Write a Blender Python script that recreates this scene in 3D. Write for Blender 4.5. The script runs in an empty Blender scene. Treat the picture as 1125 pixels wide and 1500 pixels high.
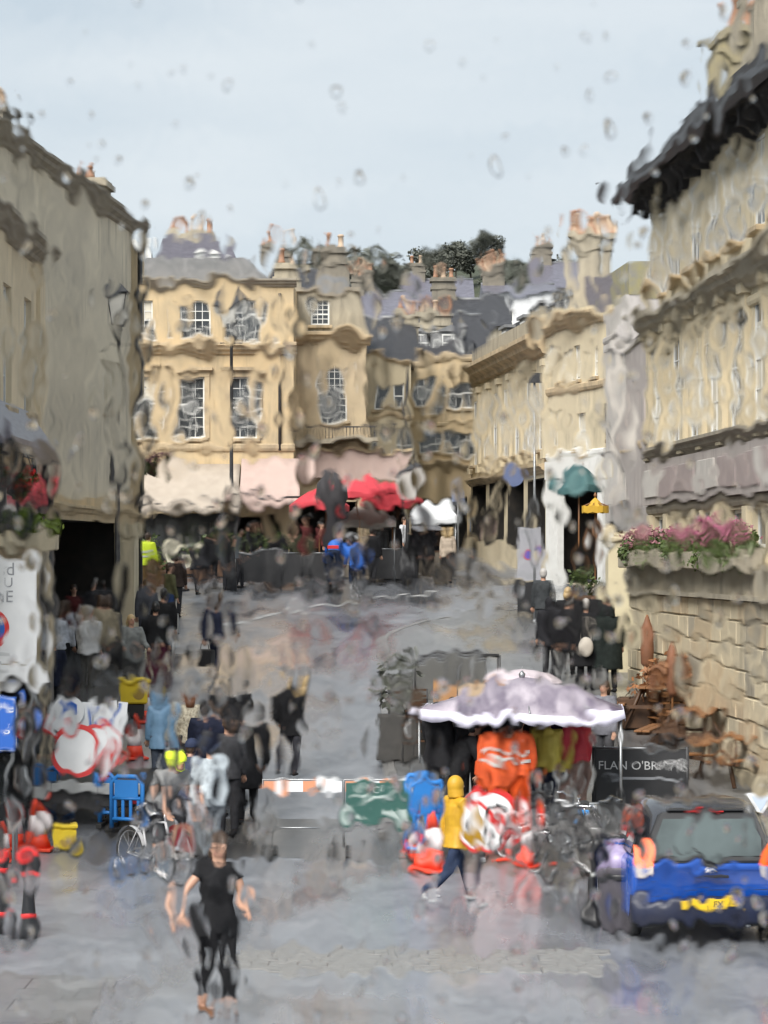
import bpy, bmesh, math, random
from mathutils import Vector, Matrix, Euler
R = math.radians
rnd = random.Random(7)
S = bpy.context.scene
COL = S.collection

# ------------------------------------------------------------------ camera, sky, sun, exposure
F = 3600.0          # focal length in photograph pixels (1125 x 1500)
CZ = 4.3            # eye height on the upper deck
HY = 820.0          # horizon row
cam_d = bpy.data.cameras.new('camera'); cam = bpy.data.objects.new('camera', cam_d); COL.objects.link(cam)
cam.location = (0, 0, CZ); cam.rotation_euler = (R(90), 0, 0)
cam_d.sensor_width = 36; cam_d.lens = F * 36 / 1500.0
cam_d.shift_y = (HY - 750) / 1500.0
cam_d.clip_start = 0.05; cam_d.clip_end = 3000
cam_d.dof.use_dof = True; cam_d.dof.focus_distance = 42; cam_d.dof.aperture_fstop = 36
S.camera = cam

W = bpy.data.worlds.new('World'); S.world = W; W.use_nodes = True
wn, wl = W.node_tree.nodes, W.node_tree.links
wn.clear()
wo = wn.new('ShaderNodeOutputWorld'); bg = wn.new('ShaderNodeBackground'); bg.inputs['Strength'].default_value = 0.0415
sky = wn.new('ShaderNodeTexSky'); sky.sky_type = 'NISHITA'; sky.sun_disc = False
SUN_EL, SUN_AZ = R(44), R(206)
sky.sun_elevation = SUN_EL; sky.sun_rotation = SUN_AZ
# a closed cloud deck over that sky: soft, nearly even grey-blue with faint structure
tc = wn.new('ShaderNodeTexCoord'); mp = wn.new('ShaderNodeMapping'); mp.inputs['Scale'].default_value = (2.2, 2.2, 10)
nz = wn.new('ShaderNodeTexNoise'); nz.inputs['Scale'].default_value = 2.2; nz.inputs['Detail'].default_value = 5
rp = wn.new('ShaderNodeValToRGB')
rp.color_ramp.elements[0].position = 0.3; rp.color_ramp.elements[0].color = (4.30, 4.95, 5.45, 1)
rp.color_ramp.elements[1].position = 0.7; rp.color_ramp.elements[1].color = (5.45, 5.88, 6.15, 1)
mx = wn.new('ShaderNodeMix'); mx.data_type = 'RGBA'; mx.inputs['Factor'].default_value = 0.93
wl.new(tc.outputs['Generated'], mp.inputs['Vector']); wl.new(mp.outputs['Vector'], nz.inputs['Vector'])
wl.new(nz.outputs['Fac'], rp.inputs['Fac'])
wl.new(sky.outputs['Color'], mx.inputs[6]); wl.new(rp.outputs['Color'], mx.inputs[7])
wl.new(mx.outputs[2], bg.inputs['Color']); wl.new(bg.outputs['Background'], wo.inputs['Surface'])

sd = bpy.data.lights.new('sun', 'SUN'); sd.energy = 1.5; sd.angle = R(40); sd.color = (1.0, 0.96, 0.9)
sun = bpy.data.objects.new('sun', sd); COL.objects.link(sun)
# Nishita: rotation 0 = +Y, clockwise seen from above
sdir = Vector((math.sin(SUN_AZ) * math.cos(SUN_EL), math.cos(SUN_AZ) * math.cos(SUN_EL), math.sin(SUN_EL)))
sun.rotation_euler = sdir.to_track_quat('Z', 'Y').to_euler()
sun.location = (0, -10, 60)

S.view_settings.view_transform = 'Standard'; S.view_settings.look = 'None'
S.view_settings.gamma = 1; S.view_settings.use_curve_mapping = False
S.view_settings.exposure = 1.82
S.render.engine = 'CYCLES'
S.cycles.use_denoising = True
S.cycles.max_bounces = 12; S.cycles.transmission_bounces = 8; S.cycles.transparent_max_bounces = 8
S.cycles.diffuse_bounces = 3; S.cycles.glossy_bounces = 3
S.cycles.caustics_refractive = False; S.cycles.caustics_reflective = False
S.cycles.sample_clamp_indirect = 4

# ------------------------------------------------------------------ the lie of the land
_GP = [(-80, 0), (20, 0), (31, 0), (34, .10), (38, .45), (44, 1.08), (51, 1.82), (62, 2.8), (74, 3.68), (90, 4.5), (120, 5.3), (200, 7.0), (700, 14)]
def G(y):
    P = _GP
    if y <= P[0][0]: return P[0][1]
    for i in range(len(P) - 1):
        if y <= P[i + 1][0]:
            (x0, z0), (x1, z1) = P[i], P[i + 1]
            def sl(k):
                if k <= 0 or k >= len(P) - 1: return 0 if k <= 0 else (P[-1][1] - P[-2][1]) / (P[-1][0] - P[-2][0])
                a = (P[k][1] - P[k - 1][1]) / (P[k][0] - P[k - 1][0]); b = (P[k + 1][1] - P[k][1]) / (P[k + 1][0] - P[k][0])
                return 0 if a * b <= 0 else 2 * a * b / (a + b)
            h = x1 - x0; t = (y - x0) / h; m0, m1 = sl(i) * h, sl(i + 1) * h
            return (2*t**3 - 3*t*t + 1) * z0 + (t**3 - 2*t*t + t) * m0 + (-2*t**3 + 3*t*t) * z1 + (t**3 - t*t) * m1
    return P[-1][1]
def WX(px, Y): return (px - 562.5) / F * Y
def WZ(py, Y): return CZ + (HY - py) / F * Y
def foot(px, py, lift=0.0):
    a, b = 10.0, 110.0
    for _ in range(50):
        m = (a + b) / 2
        if HY + (CZ - G(m) - lift) / m * F > py: a = m
        else: b = m
    return Vector((WX(px, a), a, G(a) + lift))

# ------------------------------------------------------------------ materials
MATS = {}
def mat(name, c, rough=0.6, c2=None, scale=6.0, bump=0.0, bscale=None, metal=0.0, streak=0.0, spec=0.5, coat=0.0, emit=None, stretch=(1, 1, 1), trans=0.0, detail=4):
    if name in MATS: return MATS[name]
    m = bpy.data.materials.new(name); m.use_nodes = True
    n, l = m.node_tree.nodes, m.node_tree.links
    p = n['Principled BSDF']
    p.inputs['Base Color'].default_value = (*c, 1); p.inputs['Roughness'].default_value = rough
    p.inputs['Metallic'].default_value = metal; p.inputs['Specular IOR Level'].default_value = spec
    p.inputs['Coat Weight'].default_value = coat; p.inputs['Coat Roughness'].default_value = 0.08
    if emit:
        p.inputs['Emission Color'].default_value = (*emit[:3], 1); p.inputs['Emission Strength'].default_value = emit[3]
    if c2 is not None or bump or streak:
        t = n.new('ShaderNodeTexCoord'); mpn = n.new('ShaderNodeMapping'); mpn.inputs['Scale'].default_value = stretch
        l.new(t.outputs['Object'], mpn.inputs['Vector'])
        nt = n.new('ShaderNodeTexNoise'); nt.inputs['Scale'].default_value = scale; nt.inputs['Detail'].default_value = detail
        l.new(mpn.outputs['Vector'], nt.inputs['Vector'])
        out = None
        if c2 is not None:
            rr = n.new('ShaderNodeValToRGB'); rr.color_ramp.elements[0].position = .35; rr.color_ramp.elements[1].position = .68
            rr.color_ramp.elements[0].color = (*c, 1); rr.color_ramp.elements[1].color = (*c2, 1)
            l.new(nt.outputs['Fac'], rr.inputs['Fac']); out = rr.outputs['Color']
        if streak:
            m2 = n.new('ShaderNodeMapping'); m2.inputs['Scale'].default_value = (1.6, 1.6, .22)
            l.new(t.outputs['Object'], m2.inputs['Vector'])
            n2 = n.new('ShaderNodeTexNoise'); n2.inputs['Scale'].default_value = 1.5; n2.inputs['Detail'].default_value = 6; n2.inputs['Roughness'].default_value = .65
            l.new(m2.outputs['Vector'], n2.inputs['Vector'])
            r2 = n.new('ShaderNodeValToRGB'); r2.color_ramp.elements[0].position = .48; r2.color_ramp.elements[1].position = .72
            r2.color_ramp.elements[0].color = (0, 0, 0, 1); r2.color_ramp.elements[1].color = (streak, streak, streak, 1)
            l.new(n2.outputs['Fac'], r2.inputs['Fac'])
            mm = n.new('ShaderNodeMix'); mm.data_type = 'RGBA'
            l.new(r2.outputs['Color'], mm.inputs['Factor'])
            if out is not None: l.new(out, mm.inputs[6])
            else: mm.inputs[6].default_value = (*c, 1)
            mm.inputs[7].default_value = (.085, .078, .066, 1); out = mm.outputs[2]
        if out is not None: l.new(out, p.inputs['Base Color'])
        if bump:
            nb = nt
            if bscale:
                nb = n.new('ShaderNodeTexNoise'); nb.inputs['Scale'].default_value = bscale; nb.inputs['Detail'].default_value = 3
                l.new(mpn.outputs['Vector'], nb.inputs['Vector'])
            bp = n.new('ShaderNodeBump'); bp.inputs['Strength'].default_value = bump; bp.inputs['Distance'].default_value = .02
            l.new(nb.outputs['Fac'], bp.inputs['Height']); l.new(bp.outputs['Normal'], p.inputs['Normal'])
    MATS[name] = m
    return m

STONE = mat('bath_stone', (.60, .48, .31), .85, (.47, .38, .26), 1.3, .25, 14, streak=.55)
STONE_Y = mat('honey_stone', (.62, .47, .275), .85, (.48, .385, .25), 1.2, .25, 14, streak=.4)
STONE_G = mat('weathered_stone', (.42, .37, .28), .9, (.31, .28, .22), 1.1, .3, 12, streak=.6)
STONE_P = mat('pale_stone', (.64, .55, .38), .85, (.53, .46, .33), 1.4, .25, 14, streak=.45)
STONE_D = mat('sooty_stone', (.27, .24, .19), .9, (.17, .155, .13), 2.0, .3, 12, streak=.5)
RENDER_W = mat('grey_render', (.55, .52, .48), .85, (.46, .43, .40), 1.2, .15, 20, streak=.35)
RENDER_M = mat('mauve_render', (.43, .385, .36), .85, (.36, .32, .30), 1.2, .15, 20, streak=.35)
TRIM = mat('carved_stone', (.58, .45, .28), .85, (.38, .30, .20), 2.5, .25, 14, streak=.6)
TRIM_D = mat('blackened_stone', (.24, .21, .17), .9, (.34, .30, .23), 3, .3, 14)
SLATE = mat('wet_slate', (.105, .10, .125), .38, (.17, .165, .20), 3.5, .35, 9, stretch=(1, 1, 4))
SLATE_D = mat('dark_slate', (.03, .03, .034), .6, (.06, .06, .066), 4, .35, 9, stretch=(1, 1, 4), spec=.35)
SOOT = mat('sooty_slate', (.016, .015, .016), .75, (.034, .032, .033), 3, .4, 9, spec=.2)
SLATE_B = mat('blue_slate', (.19, .19, .27), .4, (.25, .25, .33), 4, .35, 9, stretch=(1, 1, 4))
LEAD = mat('lead_sheet', (.16, .165, .17), .45, (.24, .24, .245), 3, .1)
PAINT_W = mat('white_paint', (.78, .78, .75), .45, (.68, .68, .65), 5)
PAINT_K = mat('black_paint', (.018, .018, .02), .35)
PAINT_DG = mat('dark_green_paint', (.02, .035, .03), .4)
IRON = mat('cast_iron', (.03, .03, .033), .45, (.05, .05, .052), 12, .1)
STEEL = mat('galvanised_steel', (.36, .37, .38), .38, (.28, .29, .30), 9, metal=.8)
GLASS = mat('window_glass', (.035, .04, .045), .06, (.06, .065, .07), 1.5, spec=.7)
BLIND = mat('linen_blind', (.62, .58, .48), .8, (.55, .51, .43), 6)
ROOM = mat('interior_shade', (.012, .011, .010), .9, (.028, .023, .018), 3)  # near-black colour stands in for the shade inside openings
TERRACOTTA = mat('terracotta', (.34, .20, .135), .8, (.36, .18, .1), 8)
TERRA_P = mat('buff_clay', (.55, .42, .30), .8, (.45, .33, .24), 8)
RUBBER = mat('black_rubber', (.02, .02, .02), .6)
CHROME = mat('chrome', (.7, .7, .72), .15, metal=1.0)
WOOD = mat('teak_wood', (.28, .13, .05), .45, (.19, .085, .035), 7, .15, stretch=(1, 8, 8))
WOOD_D = mat('dark_wood', (.10, .05, .025), .5, (.065, .035, .02), 7, .15)
CANVAS = mat('cream_canvas', (.46, .40, .335), .8, (.39, .335, .28), 2.5, .1)
CANVAS_P = mat('pink_canvas', (.52, .39, .345), .8, (.44, .335, .30), 2.5, .1)
RED_CANVAS = mat('red_canvas', (.60, .05, .07), .7, (.46, .035, .05), 2, .1)
LILAC = mat('lilac_canvas', (.13, .105, .15), .5, (.46, .41, .46), 2.4, .1, stretch=(1.2, .5, 1), detail=6)
LILAC_W = mat('pale_lilac_trim', (.72, .70, .82), .5, (.66, .63, .76), 4)
HIVIS_O = mat('hivis_orange', (.80, .12, .025), .75, (.58, .075, .018), 6)
HIVIS_Y = mat('hivis_yellow', (.66, .82, .03), .65)
REFLECT = mat('reflective_tape', (.62, .63, .60), .35)
CONE_R = mat('cone_orange', (.82, .07, .03), .5, (.70, .06, .03), 6)
SIGN_W = mat('sign_white', (.78, .79, .80), .4, (.70, .71, .72), 3)
SIGN_RED = mat('sign_red', (.62, .03, .03), .4)
SIGN_BLUE = mat('sign_blue', (.02, .10, .42), .4, (.025, .12, .46), 3)
BAR_BLUE = mat('barrier_blue', (.03, .22, .62), .45, (.025, .18, .52), 3)
SIGN_GREEN = mat('sign_green', (.028, .095, .08), .45, (.036, .115, .095), 4)
SIGN_YEL = mat('sign_yellow', (.80, .58, .03), .45, (.72, .52, .03), 4)
INK = mat('sign_ink', (.02, .02, .022), .5)
GREY_TXT = mat('faded_print', (.28, .29, .31), .5)
LEAF = mat('leaf_green', (.055, .085, .02), .55, (.085, .12, .03), 5)
LEAF_Y = mat('leaf_lime', (.20, .26, .03), .55, (.14, .2, .03), 5)
LEAF_D = mat('tree_leaf', (.078, .084, .066), .65, (.115, .12, .098), 2)  # greyed leaf colour stands in for haze over the far trees
BARK = mat('bark', (.06, .05, .04), .9, (.09, .075, .055), 8, .4)
PETAL_R = mat('red_petal', (.62, .03, .025), .6); PETAL_P = mat('pink_petal', (.38, .09, .18), .6); PETAL_O = mat('dusky_petal', (.30, .13, .15), .6)
SKIN = mat('skin', (.50, .29, .20), .5, (.46, .25, .17), 9)
HAIRS = {'brown': mat('brown_hair', (.05, .028, .016), .5), 'blond': mat('blond_hair', (.42, .30, .15), .5), 'black': mat('black_hair', (.012, .011, .011), .45), 'grey': mat('grey_hair', (.40, .38, .36), .5), 'ginger': mat('auburn_hair', (.16, .06, .025), .5)}
EYE = mat('eye_dark', (.015, .012, .01), .2); LIP = mat('lip', (.38, .13, .11), .45)
def cloth(c, rough=.8):
    k = 'cloth_%d_%d_%d' % tuple(int(x * 255) for x in c)
    return mat(k, c, rough, tuple(min(1, x * .6) for x in c), 9, .5, 13, spec=.2)

# wet tarmac, paving
def wet_ground(name, c, c2, rlo, rhi, tile=None, bump=.3, pscale=.7):
    m = bpy.data.materials.new(name); m.use_nodes = True; n, l = m.node_tree.nodes, m.node_tree.links
    p = n['Principled BSDF']; p.inputs['IOR'].default_value = 1.45; p.inputs['Coat Weight'].default_value = 1.0; p.inputs['Coat IOR'].default_value = 1.33; p.inputs['Coat Roughness'].default_value = .34
    t = n.new('ShaderNodeTexCoord')
    a = n.new('ShaderNodeTexNoise'); a.inputs['Scale'].default_value = 1.3; a.inputs['Detail'].default_value = 8; a.inputs['Roughness'].default_value = .65
    l.new(t.outputs['Object'], a.inputs['Vector'])
    rr = n.new('ShaderNodeValToRGB'); rr.color_ramp.elements[0].position = .34; rr.color_ramp.elements[1].position = .68
    rr.color_ramp.elements[0].color = (*c, 1); rr.color_ramp.elements[1].color = (*c2, 1)
    l.new(a.outputs['Fac'], rr.inputs['Fac']); col = rr.outputs['Color']
    b = n.new('ShaderNodeTexNoise'); b.inputs['Scale'].default_value = pscale; b.inputs['Detail'].default_value = 4
    mpn = n.new('ShaderNodeMapping'); mpn.inputs['Scale'].default_value = (1, .35, 1)
    l.new(t.outputs['Object'], mpn.inputs['Vector']); l.new(mpn.outputs['Vector'], b.inputs['Vector'])
    mr = n.new('ShaderNodeMapRange'); mr.inputs['From Min'].default_value = .35; mr.inputs['From Max'].default_value = .62
    mr.inputs['To Min'].default_value = rlo; mr.inputs['To Max'].default_value = rhi
    l.new(b.outputs['Fac'], mr.inputs['Value']); l.new(mr.outputs['Result'], p.inputs['Roughness']); l.new(mr.outputs['Result'], p.inputs['Coat Roughness'])
    c_ = n.new('ShaderNodeTexNoise'); c_.inputs['Scale'].default_value = 38; c_.inputs['Detail'].default_value = 2
    l.new(t.outputs['Object'], c_.inputs['Vector'])
    bp = n.new('ShaderNodeBump'); bp.inputs['Strength'].default_value = bump; bp.inputs['Distance'].default_value = .01
    l.new(c_.outputs['Fac'], bp.inputs['Height'])
    nrm = bp.outputs['Normal']
    if tile:
        br = n.new('ShaderNodeTexBrick'); br.inputs['Scale'].default_value = 1; br.inputs['Brick Width'].default_value = tile[0]; br.inputs['Row Height'].default_value = tile[1]
        br.inputs['Mortar Size'].default_value = .012; br.inputs['Color1'].default_value = (1, 1, 1, 1); br.inputs['Color2'].default_value = (.78, .78, .78, 1); br.inputs['Mortar'].default_value = (.4, .4, .4, 1)
        l.new(t.outputs['Object'], br.inputs['Vector'])
        mm = n.new('ShaderNodeMix'); mm.data_type = 'RGBA'; mm.blend_type = 'MULTIPLY'; mm.inputs['Factor'].default_value = 1
        l.new(col, mm.inputs[6]); l.new(br.outputs['Color'], mm.inputs[7]); col = mm.outputs[2]
    l.new(col, p.inputs['Base Color']); l.new(nrm, p.inputs['Normal'])
    MATS[name] = m; return m
TARMAC = wet_ground('wet_tarmac', (.135, .145, .165), (.26, .272, .295), .10, .5)
TARMAC_SHADE = wet_ground('shaded_tarmac', (.065, .063, .062), (.10, .098, .096), .2, .45)  # darker tarmac colour that paints the shade below the barrier
PAVING = wet_ground('wet_paving', (.14, .142, .145), (.23, .232, .235), .13, .5, tile=(.9, .6))
EARTH = wet_ground('ground_paving', (.12, .115, .105), (.17, .165, .15), .3, .55)
SETT = mat('granite_sett', (.25, .245, .235), .4, (.17, .165, .16), 5, .25, 30)
KERB = mat('kerb_granite', (.25, .245, .24), .4, (.18, .176, .172), 5, .2, 30)
ROADPAINT = mat('road_paint', (.55, .55, .54), .5, (.36, .36, .36), 2.5)

# ------------------------------------------------------------------ mesh helpers
class MB:
    def __init__(s): s.v = []; s.f = []; s.m = []; s.s = []; s.M = Matrix.Identity(4)
    def add(s, vs, fs, mi=0, sm=False):
        o = len(s.v); M = s.M
        s.v += [tuple(M @ Vector(v)) for v in vs]
        for f in fs: s.f.append([i + o for i in f]); s.m.append(mi); s.s.append(sm)
    def quad(s, a, b, c, d, mi=0): s.add([a, b, c, d], [(0, 1, 2, 3)], mi)
    def box(s, x0, x1, y0, y1, z0, z1, mi=0):
        s.add([(x0,y0,z0),(x1,y0,z0),(x1,y1,z0),(x0,y1,z0),(x0,y0,z1),(x1,y0,z1),(x1,y1,z1),(x0,y1,z1)],
              [(0,3,2,1),(4,5,6,7),(0,1,5,4),(1,2,6,5),(2,3,7,6),(3,0,4,7)], mi)
    def bbox(s, x0, x1, y0, y1, z0, z1, b=.01, mi=0):   # box with chamfered front/top edges (8-sided loft in z)
        ins = [(x0+b,y0+b),(x1-b,y0+b),(x1-b,y1-b),(x0+b,y1-b)]; out = [(x0,y0),(x1,y0),(x1,y1),(x0,y1)]
        vs = [(x,y,z0) for x,y in ins] + [(x,y,z0+b) for x,y in out] + [(x,y,z1-b) for x,y in out] + [(x,y,z1) for x,y in ins]
        fs = [(3,2,1,0),(12,13,14,15)]
        for k in range(3):
            for i in range(4): j=(i+1)%4; fs.append((k*4+i,k*4+j,k*4+4+j,k*4+4+i))
        s.add(vs, fs, mi)
    def obox(s, c, size, rz=0, rx=0, ry=0, mi=0):
        M0 = s.M; s.M = M0 @ Matrix.Translation(c) @ Euler((rx, ry, rz)).to_matrix().to_4x4()
        a, b, d = [q / 2 for q in size]; s.box(-a, a, -b, b, -d, d, mi); s.M = M0
    def prism(s, poly, y0, y1, mi=0):                    # polygon in XZ, extruded along Y (poly ccw seen from -Y)
        n = len(poly); s.add([(x,y0,z) for x,z in poly] + [(x,y1,z) for x,z in poly],
              [tuple(range(n)), tuple(range(2*n-1, n-1, -1))] + [(i, i+n, (i+1)%n+n, (i+1)%n) for i in range(n)], mi)
    def profile(s, prof, x0, x1, mi=0):                  # profile in YZ swept along X
        n = len(prof); s.add([(x0,y,z) for y,z in prof] + [(x1,y,z) for y,z in prof],
              [tuple(range(n-1,-1,-1)), tuple(range(n,2*n))] + [(i, (i+1)%n, (i+1)%n+n, i+n) for i in range(n)], mi)
    def tube(s, pts, rad, n=8, mi=0, sm=True, cap=True, ref=(0,-1,.001)):
        pts = [Vector(p) for p in pts]; vs = []; fs = []
        k = len(pts)
        if not isinstance(rad, (list, tuple)): rad = [rad] * k
        ref = Vector(ref)
        for i, p in enumerate(pts):
            d = (pts[min(i+1,k-1)] - pts[max(i-1,0)]).normalized()
            b = ref - d * ref.dot(d)
            if b.length < 1e-3: b = Vector((1,0,0)) - d * d.x
            b.normalize(); a = b.cross(d)
            r = rad[i]; ra, rb = (r, r) if not isinstance(r, (list, tuple)) else r
            for j in range(n):
                t = 2 * math.pi * j / n; vs.append(p + a * math.cos(t) * ra + b * math.sin(t) * rb)
        for i in range(k - 1):
            for j in range(n): fs.append((i*n+j, i*n+(j+1)%n, (i+1)*n+(j+1)%n, (i+1)*n+j))
        if cap: fs += [tuple(range(n-1,-1,-1)), tuple(range((k-1)*n, k*n))]
        s.add(vs, fs, mi, sm)
    def lathe(s, prof, n=12, c=(0,0,0), mi=0, sm=True):
        c = Vector(c); vs = [c + Vector((r*math.cos(2*math.pi*j/n), r*math.sin(2*math.pi*j/n), z)) for r, z in prof for j in range(n)]
        k = len(prof); fs = [(i*n+j, i*n+(j+1)%n, (i+1)*n+(j+1)%n, (i+1)*n+j) for i in range(k-1) for j in range(n)]
        fs += [tuple(range(n-1,-1,-1)), tuple(range((k-1)*n, k*n))]
        s.add(vs, fs, mi, sm)
    def ell(s, c, r, nu=12, nv=8, mi=0, v0=0.0, v1=1.0):
        c = Vector(c); vs = []; fs = []
        for i in range(nv + 1):
            t = math.pi * (v0 + (v1 - v0) * i / nv)
            for j in range(nu):
                p = 2 * math.pi * j / nu
                vs.append(c + Vector((r[0]*math.sin(t)*math.cos(p), r[1]*math.sin(t)*math.sin(p), r[2]*math.cos(t))))
        for i in range(nv):
            for j in range(nu): fs.append((i*nu+j, (i+1)*nu+j, (i+1)*nu+(j+1)%nu, i*nu+(j+1)%nu))
        s.add(vs, fs, mi, True)
    def torus(s, c, R0, r, axis='X', nu=28, nv=8, mi=0):
        c = Vector(c); vs = []; fs = []
        for i in range(nu):
            a = 2*math.pi*i/nu
            for j in range(nv):
                b = 2*math.pi*j/nv; q = R0 + r*math.cos(b); u, v, w = q*math.cos(a), q*math.sin(a), r*math.sin(b)
                vs.append(c + (Vector((w,u,v)) if axis == 'X' else Vector((u,w,v)) if axis == 'Y' else Vector((u,v,w))))
        for i in range(nu):
            for j in range(nv): fs.append((i*nv+j, ((i+1)%nu)*nv+j, ((i+1)%nu)*nv+(j+1)%nv, i*nv+(j+1)%nv))
        s.add(vs, fs, mi, True)
    def disc(s, c, r, t, n=28, mi=0, axis='Y', r0=0.0):   # a flat disc / ring facing -Y, thickness t
        c = Vector(c); vs = []; fs = []
        for y in (0, t):
            for rr in ((r0, r) if r0 else (r,)):
                for j in range(n):
                    a = 2*math.pi*j/n; vs.append(c + Vector((rr*math.cos(a), y, rr*math.sin(a))))
        if r0:
            for j in range(n):
                k = (j+1)%n
                fs += [(j,k,n+k,n+j),(2*n+j,3*n+j,3*n+k,2*n+k),(n+j,n+k,3*n+k,3*n+j),(j,2*n+j,2*n+k,k)]
        else:
            fs = [tuple(range(n)), tuple(range(2*n-1,n-1,-1))] + [(j, n+j, n+(j+1)%n, (j+1)%n) for j in range(n)]
        s.add(vs, fs, mi)
    def mesh(s, name, mats):
        me = bpy.data.meshes.new(name); me.from_pydata(s.v, [], s.f)
        for m in (mats if isinstance(mats, (list, tuple)) else [mats]): me.materials.append(m)
        me.polygons.foreach_set('material_index', s.m); me.polygons.foreach_set('use_smooth', s.s)
        bm = bmesh.new(); bm.from_mesh(me); bmesh.ops.recalc_face_normals(bm, faces=bm.faces); bm.to_mesh(me); bm.free()
        me.update(); return me
    def build(s, name, mats, parent=None, loc=(0,0,0), rz=0):
        return link(name, s.mesh(name, mats), parent, loc, rz)
def link(name, me, parent=None, loc=(0,0,0), rz=0):
    o = bpy.data.objects.new(name, me); COL.objects.link(o); o.parent = parent; o.location = loc; o.rotation_euler = (0,0,rz); return o
def tag(o, label=None, cat=None, group=None, kind=None):
    if label: o['label'] = label
    if cat: o['category'] = cat
    if group: o['group'] = group
    if kind: o['kind'] = kind
    return o
def thing(name, label, cat, loc=(0,0,0), rz=0, group=None):
    o = bpy.data.objects.new(name, None); COL.objects.link(o); o.location = loc; o.rotation_euler = (0,0,rz); o.empty_display_size = .2
    return tag(o, label, cat, group)
def dup(root, loc, rz=0, label=None):
    def cp(o, par):
        c = o.copy(); COL.objects.link(c); c.parent = par
        for ch in o.children: cp(ch, c)
        return c
    r = cp(root, None); r.location = loc; r.rotation_euler = (0,0,rz)
    if label: r['label'] = label
    return r
_txt = {}
def text_mesh(t, size, material, depth=.004, xs=1.0, align='CENTER'):
    cu = bpy.data.curves.new('lettering', 'FONT'); cu.body = t; cu.size = size; cu.extrude = depth / 2; cu.align_x = align; cu.align_y = 'CENTER'; cu.resolution_u = 3
    ob = bpy.data.objects.new('lettering', cu); COL.objects.link(ob); bpy.context.view_layer.update()
    me = bpy.data.meshes.new_from_object(ob.evaluated_get(bpy.context.evaluated_depsgraph_get()))
    bpy.data.objects.remove(ob); bpy.data.curves.remove(cu)
    me.transform(Matrix.Rotation(R(90), 4, 'X') @ Matrix.Diagonal((xs, 1, 1, 1)))
    me.materials.clear(); me.materials.append(material); return me
def lettering(t, size, material, parent, loc, xs=1.0, rz=0, align='CENTER', name='lettering'):
    return link(name, text_mesh(t, size, material, xs=xs, align=align), parent, loc, rz)

# ================================================================== ground, roads, pavements
YS = [-60,-30,-10,0,8,14,18,20,22,24,26,28,30,31,32,33,34,35,36,37,38,39,40,42,44,46,48,50,52,54,56,58,60,62,64,66,68,70,72,74,77,80,84,88,92,97,104,112,120,140,170,200,260,340,450,600]
def interp(P, y):
    if y <= P[0][0]: return P[0][1]
    for (a, u), (b, v) in zip(P, P[1:]):
        if y <= b: return u + (v - u) * (y - a) / (b - a)
    return P[-1][1]
def sheet(name, Lf, Rf, y0, y1, lift, m, nx=2, skirt=0.0, step=1.0):
    ys = sorted({y0, y1} | {y for y in YS if y0 < y < y1} | ({y0 + step * i for i in range(int((y1 - y0) / step) + 1)} if y1 - y0 < 90 else set()))
    b = MB(); rows = []
    vs = []
    for y in ys:
        l, r = Lf(y), Rf(y)
        for i in range(nx): vs.append((l + (r - l) * i / (nx - 1), y, G(y) + lift))
    fs = [(k*nx+i, k*nx+i+1, (k+1)*nx+i+1, (k+1)*nx+i) for k in range(len(ys)-1) for i in range(nx-1)]
    b.add(vs, fs)
    if skirt:
        top = len(vs); K = len(ys)
        loop = [i for i in range(nx)] + [k*nx+nx-1 for k in range(1, K)] + [(K-1)*nx+i for i in range(nx-2, -1, -1)] + [k*nx for k in range(K-2, 0, -1)]
        lo = [(vs[i][0], vs[i][1], vs[i][2] - skirt) for i in loop]; n = len(loop)
        b.add([vs[i] for i in loop] + lo, [(i, i+n, (i+1)%n+n, (i+1)%n) for i in range(n)])
    return tag(b.build(name, m), kind='structure')
def const(c): return lambda y: c
sheet('ground', const(-420), const(420), -60, 600, -.012, EARTH, 2)
LK = [(33, -7.2), (38, -5.6), (42, -4.95), (51, -4.45), (60, -5.0), (70, -5.9), (76, -7.0), (84, -9.5)]      # left kerb of the street
RK = [(36, .12), (42, 0), (50, -.1), (56, -.12), (57.5, .0), (59, .35), (60.5, .95), (62, 1.9), (63.2, 3.2), (64, 4.6)]
lk = lambda y: interp(LK, y); rk = lambda y: interp(RK, y)
sheet('crossing_road', const(-60), const(60), -60, 33.2, 0, TARMAC, 3)
sheet('street', lambda y: lk(y) if y < 84 else -12, lambda y: rk(y) if y < 62 else min(13, 1.9 + (y - 62) * 2.2), 33.2, 100, .0, TARMAC, 3)
sheet('barrier_shade_strip', const(-4.2), const(1.2), 34.4, 37.2, .006, TARMAC_SHADE, 2)  # barrier's shadow and wet reflection painted as a dark strip
sheet('left_pavement', lambda y: lk(y) - 9, lambda y: lk(y) - .16, 33.6, 84, .12, PAVING, 2, .3)
sheet('right_pavement', lambda y: rk(y) + .16, const(14), 35.6, 63.8, .12, PAVING, 2, .3)
sheet('near_pavement', const(-9), const(-2.72), 18.5, 25.4, .008, PAVING, 2)
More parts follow.
